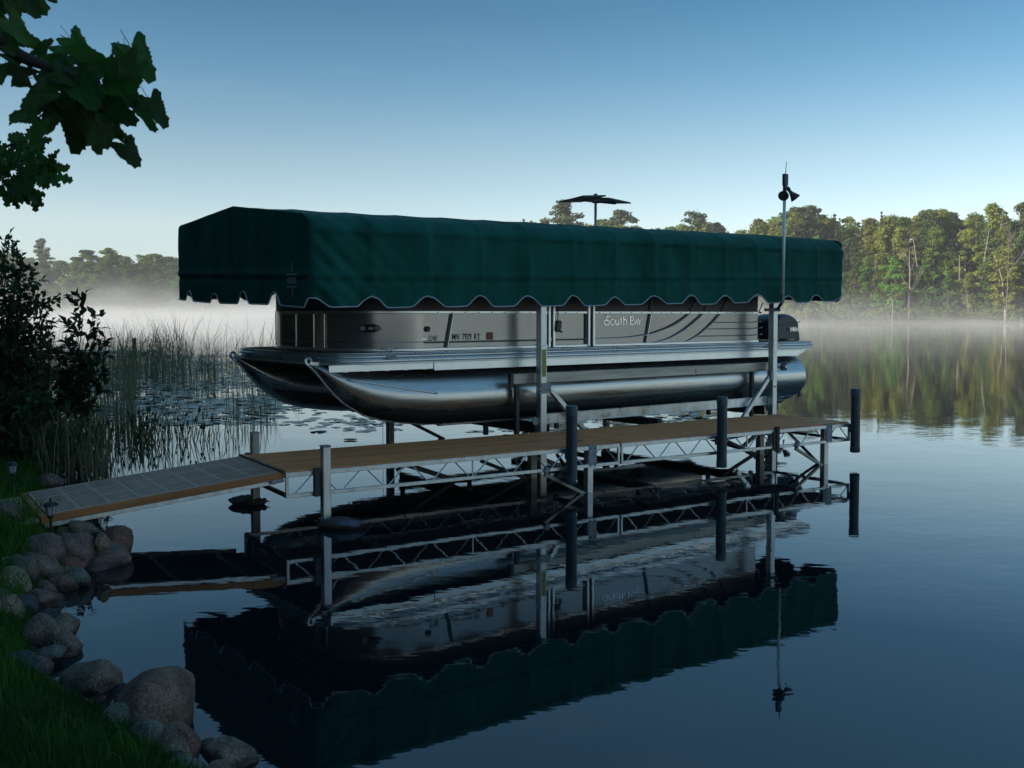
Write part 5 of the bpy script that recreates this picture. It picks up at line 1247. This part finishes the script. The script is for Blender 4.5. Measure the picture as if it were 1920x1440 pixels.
# ------------------------------------------------------------------ reeds, lily pads
def reeds(spec, m, name, label, seed):
    rg = np.random.default_rng(seed); Vs = []; Fs = []; n0 = 0
    for (x0, x1, Y0, Y1, n, h0, h1, wd, bend) in spec:
        for _ in range(n):
            Y = rg.uniform(Y0, Y1); X = (rg.uniform(x0, x1) - 960) / 1850 * Y; h = rg.uniform(h0, h1); a = rg.uniform(0, 6.28); kind = rg.random()
            if rg.random() < .65: X += rg.normal() * .05
            k = 6; lean = rg.uniform(.02, bend) * h; kink = rg.random() < .16; pts = []
            for i in range(k + 1):
                f = i / k; z = h * f - (h * .18 * max(0, f - .6) ** 1.3 * (2.0 if bend > .2 else .5)); r_ = lean * f ** 2.2
                if kink and f > .55: z = h * .55 - (f - .55) * h * rg.uniform(.2, .5); r_ = lean * .3 + (f - .55) * h * .8
                pts.append((X + math.cos(a) * r_, Y + math.sin(a) * r_, z - .02))
            b = rg.uniform(0, 6.28); wx, wy = math.cos(b) * wd / 2, math.sin(b) * wd / 2
            V = []
            for i, p in enumerate(pts):
                s = 1 - (i / k) ** 2 * .85; V += [(p[0] - wx * s, p[1] - wy * s, p[2]), (p[0] + wx * s, p[1] + wy * s, p[2])]
            Vs.append(np.array(V)); Fs.append(np.array([(2 * i, 2 * i + 1, 2 * i + 3, 2 * i + 2) for i in range(k)]) + n0); n0 += len(V)
            if h > 1.0 and rg.random() < .7:      # leaves
                for _l in range(2):
                    j = rg.integers(1, 4); p = pts[j]; a2 = rg.uniform(0, 6.28); L_ = h * rg.uniform(.25, .45); q = []
                    for i in range(4):
                        f = i / 3; q.append((p[0] + math.cos(a2) * L_ * f * .55, p[1] + math.sin(a2) * L_ * f * .55, p[2] + L_ * (f - .55 * f * f)))
                    V = []
                    for i, p_ in enumerate(q):
                        s = (1 - i / 3 * .9) * 1.1; V += [(p_[0] - wx * s, p_[1] - wy * s, p_[2]), (p_[0] + wx * s, p_[1] + wy * s, p_[2])]
                    Vs.append(np.array(V)); Fs.append(np.array([(2 * i, 2 * i + 1, 2 * i + 3, 2 * i + 2) for i in range(3)]) + n0); n0 += len(V)
    return tag(place(name, np_mesh(name, np.concatenate(Vs), np.concatenate(Fs), m, False, 4)), label, 'reeds', kind='stuff')
# pixel span left, right, depth near, depth far, count, height range, width, bend
reeds([(60, 330, 27, 44, 300, 1.0, 2.1, .016, .35), (150, 260, 24, 27, 60, 1.2, 1.9, .018, .3), (225, 262, 25, 27, 60, 1.3, 1.9, .018, .3), (270, 345, 27, 31, 110, 1.2, 2.3, .018, .35), (330, 520, 24, 31, 130, 1.1, 2.2, .015, .5), (380, 400, 26.5, 27.5, 20, 1.0, 1.9, .016, .4), (500, 960, 30, 40, 60, .4, .9, .014, .3)], M['reed'], 'tall_reeds', 'tall thin reeds with drooping blades standing in the misty shallows', 21)
reeds([(40, 330, 24, 42, 750, .25, .9, .013, .25), (40, 250, 14, 24, 620, .35, 1.1, .013, .3), (330, 560, 20, 36, 420, .2, .6, .012, .25), (420, 520, 16, 20, 60, .35, .75, .012, .25), (520, 960, 22, 38, 160, .12, .4, .010, .2)], M['reed'], 'short_reeds', 'short dense reeds and rushes in the lily bay', 22)
reeds([(60, 200, 10.8, 15, 420, .3, .95, .013, .4), (110, 330, 12.5, 17, 170, .25, .7, .012, .5), (250, 460, 13.0, 17, 90, .15, .5, .011, .5)], M['reed'], 'near_rushes', 'dark rushes between the bank and the gangway', 23)
# pickerel plants with arrow leaves near the gangway
def arrow_plants():
    rg = np.random.default_rng(31); V = []; Fc = []
    for (px, Y, n, s) in ((262, 14.6, 34, 1.0), (272, 14.9, 20, 1), (285, 14.2, 12, 1), (345, 14.2, 9, 1.0), (358, 14.3, 10, 1.1), (405, 15, 6, .8), (315, 14.5, 6, .8), (290, 19, 5, 1), (120, 12, 40, 1.2), (160, 12.5, 40, 1.1), (95, 11.3, 40, 1.3), (200, 13.5, 20, .9)):
        for _ in range(n):
            X = (px - 960) / 1850 * Y + rg.normal() * .10 * s; y = Y + rg.normal() * .15; h = rg.uniform(.12, .42) * s; a = rg.uniform(0, 6.28); e = (X + math.cos(a) * h * .3, y + math.sin(a) * h * .3, h)
            i = len(V); V += [(X - .006, y, -.02), (X + .006, y, -.02), (e[0] + .004, e[1], e[2]), (e[0] - .004, e[1], e[2])]; Fc.append((i, i + 1, i + 2, i + 3))
            L_ = rg.uniform(.045, .085) * s; w_ = L_ * .30; b = rg.uniform(0, 6.28); cx_, cy_ = math.cos(b), math.sin(b); i = len(V)
            V += [(e[0] - cx_ * w_, e[1] - cy_ * w_, e[2] - L_ * .1), (e[0], e[1], e[2] - L_ * .25), (e[0] + cx_ * w_, e[1] + cy_ * w_, e[2] - L_ * .1), (e[0] + math.cos(a) * L_ * .3, e[1] + math.sin(a) * L_ * .3, e[2] + L_)]
            Fc.append((i, i + 1, i + 2, i + 3))
    return np_mesh('pickerel_plants', np.array(V), np.array(Fc), M['leaf_shrub'], False, 4)
tag(place('water_plants', arrow_plants()), 'leafy arrowhead water plants near the gangway', 'water plants', kind='stuff')
def pads(n, region, seed, rmin=.07, rmax=.14):
    rg = np.random.default_rng(seed); V = []; Fc = []
    K = 9
    for _ in range(n):
        px = rg.uniform(region[0], region[1]); Y = region[2] + (region[3] - region[2]) * rg.random() ** 1.0; X = (px - 960) / 1850 * Y
        d = math.sin(X * .9 + Y * .35) + math.sin(Y * .9 - X * .4) + .8 * math.sin(X * 2.3 + 1)
        if d + rg.normal() * .8 < region[4]: continue
        r_ = rg.uniform(rmin, rmax); a0 = rg.uniform(0, 6.28); i = len(V); V.append((X, Y, .006)); 
        tx, ty = rg.normal() * .06, rg.normal() * .06
        for k in range(K):
            a = a0 + .35 + (6.28 - .7) * k / (K - 1); x_, y_ = math.cos(a) * r_, math.sin(a) * r_; V.append((X + x_, Y + y_, max(.004, .006 + x_ * tx + y_ * ty)))
        for k in range(K - 1): Fc.append((i, i + k + 1, i + k + 2))
    return V, Fc
V, Fc = pads(15000, (150, 1050, 16.5, 46, -.1), 41); V2, F2 = pads(1500, (560, 1330, 15.5, 24, .5), 42, .06, .12)
V3, F3 = pads(900, (1000, 1430, 20, 40, .4), 43)
n1 = len(V); n2 = n1 + len(V2)
tag(place('lily_pads', np_mesh('lily_pads', np.array(V + V2 + V3), np.array(Fc + [tuple(i + n1 for i in f) for f in F2] + [tuple(i + n2 for i in f) for f in F3]), M['lily'])), 'flat dark lily pads floating across the shallow bay', 'lily pads', kind='stuff')
q = P(657, 826, 14.5)
mb = MB(); mb.lathe([(0, .012), (.06, .006), (.095, .010), (.105, .020)], (0, 0, 0), 18)
o = mb.build('lily_pad', M['lily_lit'], None, True, loc=(q.x, q.y, .0)); o.scale = (1, .6, 1); tag(o, 'single yellow-green lily pad with raised rim near the dock', 'lily pad')

# ------------------------------------------------------------------ ducks
def duck(loc, rz, lab, sc, rough_back):
    t = empty('duck', loc, rz, lab, 'duck', 'ducks floating by the dock')
    vs = []; fs = []; n = 20; st = 26
    for i in range(st + 1):
        f = i / st; x = -.5 + f
        r_ = .20 * (math.sin(math.pi * min(1, f * .96 + .03)) ** .62); zc = .06 + .05 * math.sin(f * 3.0) + (.07 * max(0, .18 - f) / .18)
        for k in range(n):
            a = 2 * math.pi * k / n; y = r_ * math.cos(a); z = r_ * .72 * math.sin(a)
            if rough_back and z > 0: z += .028 * abs(math.sin(f * 14 + math.sin(y * 14))) * (1 if .1 < f < .95 else 0)
            vs.append((x, y, zc + z - .02))
    for i in range(st):
        for k in range(n): fs.append((i * n + k, i * n + (k + 1) % n, (i + 1) * n + (k + 1) % n, (i + 1) * n + k))
    fs.append(tuple(range(n))[::-1]); fs.append(tuple(range(st * n, (st + 1) * n)))
    # head tucked low on the breast, joined to the body mesh
    mb = MB().add(vs, fs)
    body = mb.build('body', M['duck'], t, True)
    hd = MB(); hp = (.40, .0, .15) if not rough_back else (.44, .02, .10)
    hd.lathe([(0, -.075), (.045, -.06), (.072, -.02), (.075, .01), (.055, .05), (0, .072)], hp, 14); hd.build('head', M['duck_head'], t, True)
    bl = MB(); bl.tube([(hp[0] + .05, hp[1], hp[2] - .01), (hp[0] + .10, hp[1], hp[2] - .022), (hp[0] + .15, hp[1], hp[2] - .028)], [.024, .020, .012], 8); bl.build('bill', M['duck_bill'], t, True)
    for s in (-1, 1):
        wv = MB().grid(lambda a_, b_: (-.42 + .66 * a_, s * (.205 * math.sin(math.pi * (.15 + .75 * a_)) ** .6 * (1 - .28 * b_) + .010), .055 + .11 * b_ + .05 * math.sin(a_ * 3)), 10, 5).build('wing', M['duck_wing'], t, True)
    t.scale = (sc, sc, sc); return t
M['duck'] = mat('dark brown plumage', (.05, .043, .04), .6, var=.5, vscale=18, vstretch=(1, 3, 3), bump=.004, bscale=30)
M['duck_wing'] = mat('slate wing plumage', (.07, .09, .12), .4, var=.3, vscale=12, vstretch=(1, 4, 4), bump=.003, bscale=30)
M['duck_head'] = mat('dark head plumage', (.02, .028, .03), .5)
M['duck_bill'] = mat('dull bill', (.12, .12, .09), .5)
q = P(464, 947, 9.58); duck((q.x, q.y, 0), R(-3), 'dark ruffled duck floating behind the near dock leg', .37, True)
q = P(638, 993, 8.50); duck((q.x, q.y, 0), R(176), 'slate-backed duck floating beside the tall front dock leg', .42, False)

# ------------------------------------------------------------------ shrubs at the left edge
def leaf_tris(pts, dirs, L_, W_, rg, up=.3):
    n = len(pts); d = dirs / np.linalg.norm(dirs, axis=1)[:, None]; s = np.cross(d, np.array([0, 0, 1.0]) + rg.normal(size=(n, 3)) * .5); s /= np.linalg.norm(s, axis=1)[:, None]; u_ = np.cross(s, d)
    L_ = L_ * rg.uniform(.6, 1.2, (n, 1)); W_ = W_ * rg.uniform(.7, 1.15, (n, 1))
    V = np.stack([pts, pts + d * L_ * .45 + s * W_ + u_ * W_ * .3, pts + d * L_ - u_ * L_ * .15, pts + d * L_ * .45 - s * W_ + u_ * W_ * .3, pts + d * L_ * .5], 1).reshape(-1, 3)
    i = np.arange(n)[:, None] * 5
    return V, np.concatenate([i + [0, 1, 4], i + [1, 2, 4], i + [2, 3, 4], i + [3, 0, 4]], 1).reshape(-1, 3)
def shrub(base, stems, seed, lab, L_=.07, W_=.018, dens=26, name='shrub', twn=9, twl=.35, thick=.012):
    rg = np.random.default_rng(seed); t = empty(name, base, 0, lab, 'shrub'); mb = MB(); pp = []; dd = []
    for (tip, bow) in stems:
        tip = np.array(tip); k = 10; pts = [np.array([tip[0] * f + bow[0] * math.sin(math.pi * f), tip[1] * f + bow[1] * math.sin(math.pi * f), tip[2] * f]) for f in np.linspace(0, 1, k + 1)]
        mb.tube(pts, [thick * (1 - .8 * i / k) for i in range(k + 1)], 5)
        for j in range(twn):
            f = .25 + .75 * (j + rg.random()) / twn; i = min(k - 1, int(f * k)); p = pts[i] + (pts[i + 1] - pts[i]) * (f * k - i)
            a = rg.uniform(0, 6.28); tl = twl * (1.15 - .7 * f) * rg.uniform(.6, 1.2); dv = np.array([math.cos(a), math.sin(a), rg.uniform(.2, 1.0)]); dv /= np.linalg.norm(dv); e = p + dv * tl
            mb.tube([p, (p + e) / 2, e], [thick * .3, thick * .2, thick * .1], 4)
            m_ = int(dens * tl / twl) + 4
            for q_ in range(m_):
                g = (q_ + 1) / m_; pp.append(p + (e - p) * g); dd.append(dv * .6 + rg.normal(size=3) * .7)
        for q_ in range(6): pp.append(pts[-1] - (pts[-1] - pts[-2]) * .25 * q_); dd.append((pts[-1] - pts[-2]) * 4 + rg.normal(size=3) * .5)
    mb.build('branches', M['twig'], t)
    V, Fc = leaf_tris(np.array(pp), np.array(dd), L_, W_, rg); o = place('foliage', np_mesh('foliage', V, Fc, M['leaf_shrub'], False), t); o['kind'] = 'stuff'; return t
b0 = P(0, 862, 12.6); st = []
for k in range(34):
    tp = P(rnd.uniform(-100, 48), rnd.uniform(470, 760), 12.6 + rnd.uniform(-.9, 1.2)); st.append((tuple(tp - b0), (rnd.uniform(-.2, .2), rnd.uniform(-.2, .2))))
for px, py in ((80, 560), (98, 600), (66, 500), (18, 440), (42, 480), (92, 640), (56, 530), (105, 690), (10, 455)): st.append((tuple(P(px, py, 12.6 + rnd.uniform(-.4, .4)) - b0), (rnd.uniform(-.15, .1), 0)))
shrub((b0.x, b0.y, b0.z), st, 51, 'big dark leafy shrub filling the left edge above the bank', .105, .030, 24, twn=13, twl=.6, thick=.016)
b1 = P(30, 862, 12.2); st = []
for k in range(30):
    tp = P(rnd.uniform(-60, 95), rnd.uniform(700, 850), 12.2 + rnd.uniform(-1.0, .6)); st.append((tuple(tp - b1), (rnd.uniform(-.1, .1), rnd.uniform(-.2, .2))))
shrub((b1.x, b1.y, b1.z - .1), st, 52, 'low dark undergrowth below the left shrub', .095, .030, 24, twn=11, twl=.45)
b2 = P(70, 845, 13.3); st = []
for px, py, bw in ((158, 552, .0), (148, 600, .03), (190, 640, .0), (175, 590, -.03), (130, 640, .02), (195, 700, 0), (110, 660, 0), (170, 660, .05), (150, 690, .05)):
    st.append((tuple(P(px, py, 13.3 + rnd.uniform(-.3, .3)) - b2), (.16 + bw, rnd.uniform(-.1, .1))))
shrub((b2.x, b2.y, b2.z), st, 53, 'slender leaning sapling with pointed leaves beside the reeds', .15, .042, 12, 'sapling', 8, .36, .015)

# ------------------------------------------------------------------ overhanging branches with large leaves
def lobed(seed, lobes=5, serr=.05):
    rg = random.Random(seed); vs = [(0, 0, 0)]; N = 44
    for k in range(N):
        a = -math.pi + 2 * math.pi * k / N      # tip at a=0 along +x
        r_ = .36 + .24 * max(0, math.cos(a * 2.5)) ** 1.2 + .17 * max(0, math.cos(a)) ** 4
        if abs(a) > 2.7: r_ *= .55 + .45 * (math.pi - abs(a)) / .45 * .3
        r_ *= 1 + serr * (1 if k % 2 else -1) + rg.uniform(-.04, .04)
        x = r_ * math.cos(a) + .33; y = r_ * math.sin(a); vs.append((x, y, -.16 * (x - .3) ** 2 + .22 * abs(y) * (1 if seed % 2 else -.6) + .05 * math.sin(7 * x + seed)))
    vs[0] = (.33, 0, 0); fs = [(0, 1 + k, 1 + (k + 1) % N) for k in range(N)]
    mb = MB().add(vs, fs); mb.tube([(-.38, 0, .03), (-.15, 0, .0), (.05, 0, 0)], .011, 4)
    me = mb.mesh('leaf', M['leaf_near'], True); return me
LEAF = [lobed(i) for i in range(6)]
def oakleaf(seed):
    rg = random.Random(seed); N = 36; vs = [(.4, 0, 0)]
    for k in range(N):
        a = -math.pi + 2 * math.pi * k / N; x = .45 + .5 * math.cos(a); y = .27 * math.sin(a) * (1 + .38 * math.cos(9 * a)) ; vs.append((x, y, .12 * abs(y) - .1 * x * x))
    mb = MB().add(vs, [(0, 1 + k, 1 + (k + 1) % N) for k in range(N)]); mb.tube([(-.2, 0, .02), (0, 0, 0)], .012, 4); return mb.mesh('leaf', M['leaf_near'], True)
OAK = [oakleaf(i) for i in range(4)]
tr = empty('overhanging_tree', (-3.6, 1.6, .3), 0, 'tree reaching in from the upper left with big dark lobed leaves', 'tree')
def W(px, py, Y): return P(px, py, Y) - Vector((-3.6, 1.6, .3))
def smooth_path(pts, n=6): return curve([tuple(p) for p in pts], n)
MB().tube([(0, 0, -.5), (-.05, .1, 1.2), (.05, .5, 2.6), (.15, .9, 3.9), (.2, 1.0, 6.0)], [.20, .17, .15, .12, .08], 12).build('trunk', M['bark'], tr, smooth=True)
def branch(pts, r0, r1):
    c = curve([tuple(p) for p in pts], 5); n = len(c)
    MB().tube([tuple(p) for p in c], [r0 + (r1 - r0) * i / (n - 1) for i in range(n)], 6).build('branch', M['twig'], tr, smooth=True)
D1 = 4.0; D2 = 6.3
branch([(.15, .9, 3.9), W(-260, -120, 3.6), W(-60, 20, 3.8), W(10, 85, D1), W(45, 108, D1), W(100, 130, D1), W(150, 170, D1), W(200, 215, D1), W(240, 265, D1)], .045, .005)
branch([W(100, 130, D1), W(140, 140, D1), W(190, 130, D1), W(215, 95, D1), W(222, 78, D1)], .010, .003)
branch([W(45, 108, D1), W(70, 150, D1), W(90, 200, D1), W(60, 230, D1)], .010, .003)
branch([(.15, .9, 3.9), W(-300, 150, 5.2), W(-80, 270, 6), W(0, 290, D2), W(40, 300, D2), W(80, 310, D2)], .04, .005)
branch([W(0, 290, D2), W(20, 330, D2), W(40, 370, D2)], .012, .003); branch([W(-10, 285, D2), W(30, 268, D2), W(60, 265, D2)], .012, .003); branch([W(0, 292, D2), W(50, 330, D2), W(90, 300, D2)], .008, .002)
branch([W(-60, 20, 3.8), W(0, -10, D1), W(50, -30, D1)], .012, .004)
nl = 0
def put_leaf(me, px, py, Y, size_px, ang, tilt_=None, roll=None):
    """leaf whose base sits at the pixel, pointing at image angle ang (deg, 0=right, 90=down)"""
    global nl
    s = size_px * Y / 1850; d = Vector((math.cos(R(ang)), rnd.uniform(-.35, .35), -math.sin(R(ang)))).normalized()
    view = Vector((0, -1, 0)) + Vector((rnd.uniform(-.8, .8), 0, rnd.uniform(-.8, .8))) * (1 if tilt_ is None else tilt_); y_ = view.cross(d).normalized(); z_ = d.cross(y_)
    m4 = Matrix((d, y_, z_)).transposed().to_4x4(); m4.translation = W(px, py, Y)
    o = bpy.data.objects.new('leaf', me); C.objects.link(o); o.parent = tr; o.matrix_local = m4 @ Matrix.Diagonal((s, s, s, 1)); nl += 1
for (px, py, sz, an) in ((125, 65, 78, 60), (135, 75, 70, 30), (110, 70, 60, 110), (165, 130, 70, 350), (150, 120, 80, 70), (240, 80, 80, 55), (238, 95, 75, 85), (250, 120, 66, 110), (262, 190, 62, 20), (272, 180, 70, 45), (265, 205, 60, 65),
        (225, 265, 66, 48), (235, 262, 40, 60), (200, 215, 60, 60), (205, 235, 52, 30), (195, 230, 58, 80), (180, 235, 55, 88), (170, 215, 75, 100), (150, 215, 75, 95), (125, 205, 78, 95), (110, 190, 78, 120), (90, 190, 70, 170), (75, 215, 66, 175), (60, 215, 50, 150), (80, 225, 55, 115),
        (60, 150, 60, 200), (50, 145, 56, 160), (40, 130, 50, 180), (90, 130, 62, 30), (115, 140, 72, 60), (135, 150, 76, 45), (165, 160, 78, 60), (190, 150, 70, 20), (210, 140, 70, 80), (215, 165, 72, 60), (185, 180, 78, 110), (150, 185, 70, 130), (120, 170, 74, 160), (95, 165, 66, 140), (75, 170, 60, 100), (200, 190, 68, 40), (235, 175, 60, 100), (160, 200, 66, 60),
        (85, 120, 50, 350), (70, 105, 46, 320), (100, 105, 45, 0), (20, 90, 50, 60), (0, 70, 70, 30), (20, 55, 60, 80), (-5, 50, 70, 60), (10, 30, 70, 40), (30, 60, 50, 30), (-10, 10, 70, 0), (20, -10, 75, 20), (45, -15, 70, 60), (30, 0, 60, 80), (60, -25, 60, 20), (85, -12, 24, 30), (5, 120, 40, 100), (15, 100, 36, 60), (140, 100, 60, 120), (175, 110, 50, 200), (130, 120, 60, 150), (225, 120, 60, 130), (230, 145, 66, 60), (215, 200, 50, 90)):
    if rnd.random() < .12: continue
    put_leaf(LEAF[rnd.randrange(6)], px + rnd.uniform(-6, 6), py + rnd.uniform(-6, 6), D1 + rnd.uniform(-.15, .2), sz * rnd.uniform(.66, .98), an + rnd.uniform(-15, 15))
for k in range(150):
    a = rnd.random() * 6.28; rr = rnd.random() ** .5; px = 45 + math.cos(a) * 62 * rr; py = 315 + math.sin(a) * 62 * rr
    if px > 90 and py > 355: continue
    put_leaf(OAK[rnd.randrange(4)], px, py, D2 + rnd.uniform(-.4, .4), rnd.uniform(20, 32), rnd.uniform(0, 360))
print('leaves', nl)

# ------------------------------------------------------------------ mist over the lake
def mist_mat():
    m = bpy.data.materials.new('lake mist'); m.use_nodes = True; t = m.node_tree; L = t.links
    t.nodes.remove(t.nodes['Principled BSDF']); v = t.nodes.new('ShaderNodeVolumePrincipled'); v.inputs['Color'].default_value = (.99, .99, .995, 1); v.inputs['Anisotropy'].default_value = .0
    L.new(v.outputs[0], t.nodes['Material Output'].inputs['Volume'])
    g = t.nodes.new('ShaderNodeNewGeometry'); sp = t.nodes.new('ShaderNodeSeparateXYZ'); L.new(g.outputs['Position'], sp.inputs[0])
    def mth(op, a, b=None, c=None):
        n = t.nodes.new('ShaderNodeMath'); n.operation = op
        for i, x in enumerate((a, b, c)):
            if x is None: continue
            if isinstance(x, (int, float)): n.inputs[i].default_value = x
            else: L.new(x, n.inputs[i])
        return n.outputs[0]
    mp = t.nodes.new('ShaderNodeMapping'); mp.inputs['Scale'].default_value = (.035, .016, .20); L.new(g.outputs['Position'], mp.inputs[0])
    n = t.nodes.new('ShaderNodeTexNoise'); n.inputs['Scale'].default_value = 1; n.inputs['Detail'].default_value = 4; L.new(mp.outputs[0], n.inputs['Vector'])
    nn = t.nodes.new('ShaderNodeMapRange'); nn.inputs['From Min'].default_value = .38; nn.inputs['From Max'].default_value = .66; L.new(n.outputs['Fac'], nn.inputs[0])
    # scale height: taller bank of mist on the left
    sh = t.nodes.new('ShaderNodeMapRange'); sh.inputs['From Min'].default_value = -40; sh.inputs['From Max'].default_value = 60; sh.inputs['To Min'].default_value = 1.5; sh.inputs['To Max'].default_value = 1.5; L.new(sp.outputs[0], sh.inputs[0])
    mp2 = t.nodes.new('ShaderNodeMapping'); mp2.inputs['Scale'].default_value = (.05, .022, .03); L.new(g.outputs['Position'], mp2.inputs[0])
    n2 = t.nodes.new('ShaderNodeTexNoise'); n2.inputs['Scale'].default_value = 1; n2.inputs['Detail'].default_value = 2; L.new(mp2.outputs[0], n2.inputs['Vector'])
    nr = t.nodes.new('ShaderNodeMapRange'); nr.inputs['From Min'].default_value = .34; nr.inputs['From Max'].default_value = .66; nr.inputs['To Min'].default_value = .30; nr.inputs['To Max'].default_value = 1.9; L.new(n2.outputs['Fac'], nr.inputs[0])
    e = mth('EXPONENT', mth('MULTIPLY', mth('DIVIDE', sp.outputs[2], mth('MULTIPLY', sh.outputs[0], nr.outputs[0])), -1.0))
    near = t.nodes.new('ShaderNodeMapRange'); near.inputs['From Min'].default_value = 38; near.inputs['From Max'].default_value = 150; near.interpolation_type = 'SMOOTHSTEP'; L.new(sp.outputs[1], near.inputs[0])
    dens = mth('MULTIPLY', mth('MULTIPLY', e, mth('ADD', mth('MULTIPLY', nn.outputs[0], 1.15), .10)), mth('MULTIPLY', near.outputs[0], .028))
    dx = t.nodes.new('ShaderNodeMapRange'); dx.inputs['From Min'].default_value = -30; dx.inputs['From Max'].default_value = 60; dx.inputs['To Min'].default_value = 2.1; dx.inputs['To Max'].default_value = .42; L.new(sp.outputs[0], dx.inputs[0])
    dens = mth('MULTIPLY', dens, dx.outputs[0])
    L.new(dens, v.inputs['Density']); return m
mi_ = MB().box((-20, 195, 7.6), (480, 320, 15.1)).build('mist', mist_mat())
tag(mi_, 'morning mist lying over the far water', 'mist', kind='stuff')

# ------------------------------------------------------------------ thin even air between here and the far shore
hm = bpy.data.materials.new('haze'); hm.use_nodes = True; t = hm.node_tree; t.nodes.remove(t.nodes['Principled BSDF'])
v = t.nodes.new('ShaderNodeVolumePrincipled'); v.inputs['Color'].default_value = (.93, .96, 1, 1); v.inputs['Density'].default_value = .00030
t.links.new(v.outputs[0], t.nodes['Material Output'].inputs['Volume'])
tag(MB().box((0, 150, 19.5), (1100, 900, 45)).build('haze', hm), 'thin morning haze over the lake', 'haze', kind='stuff')
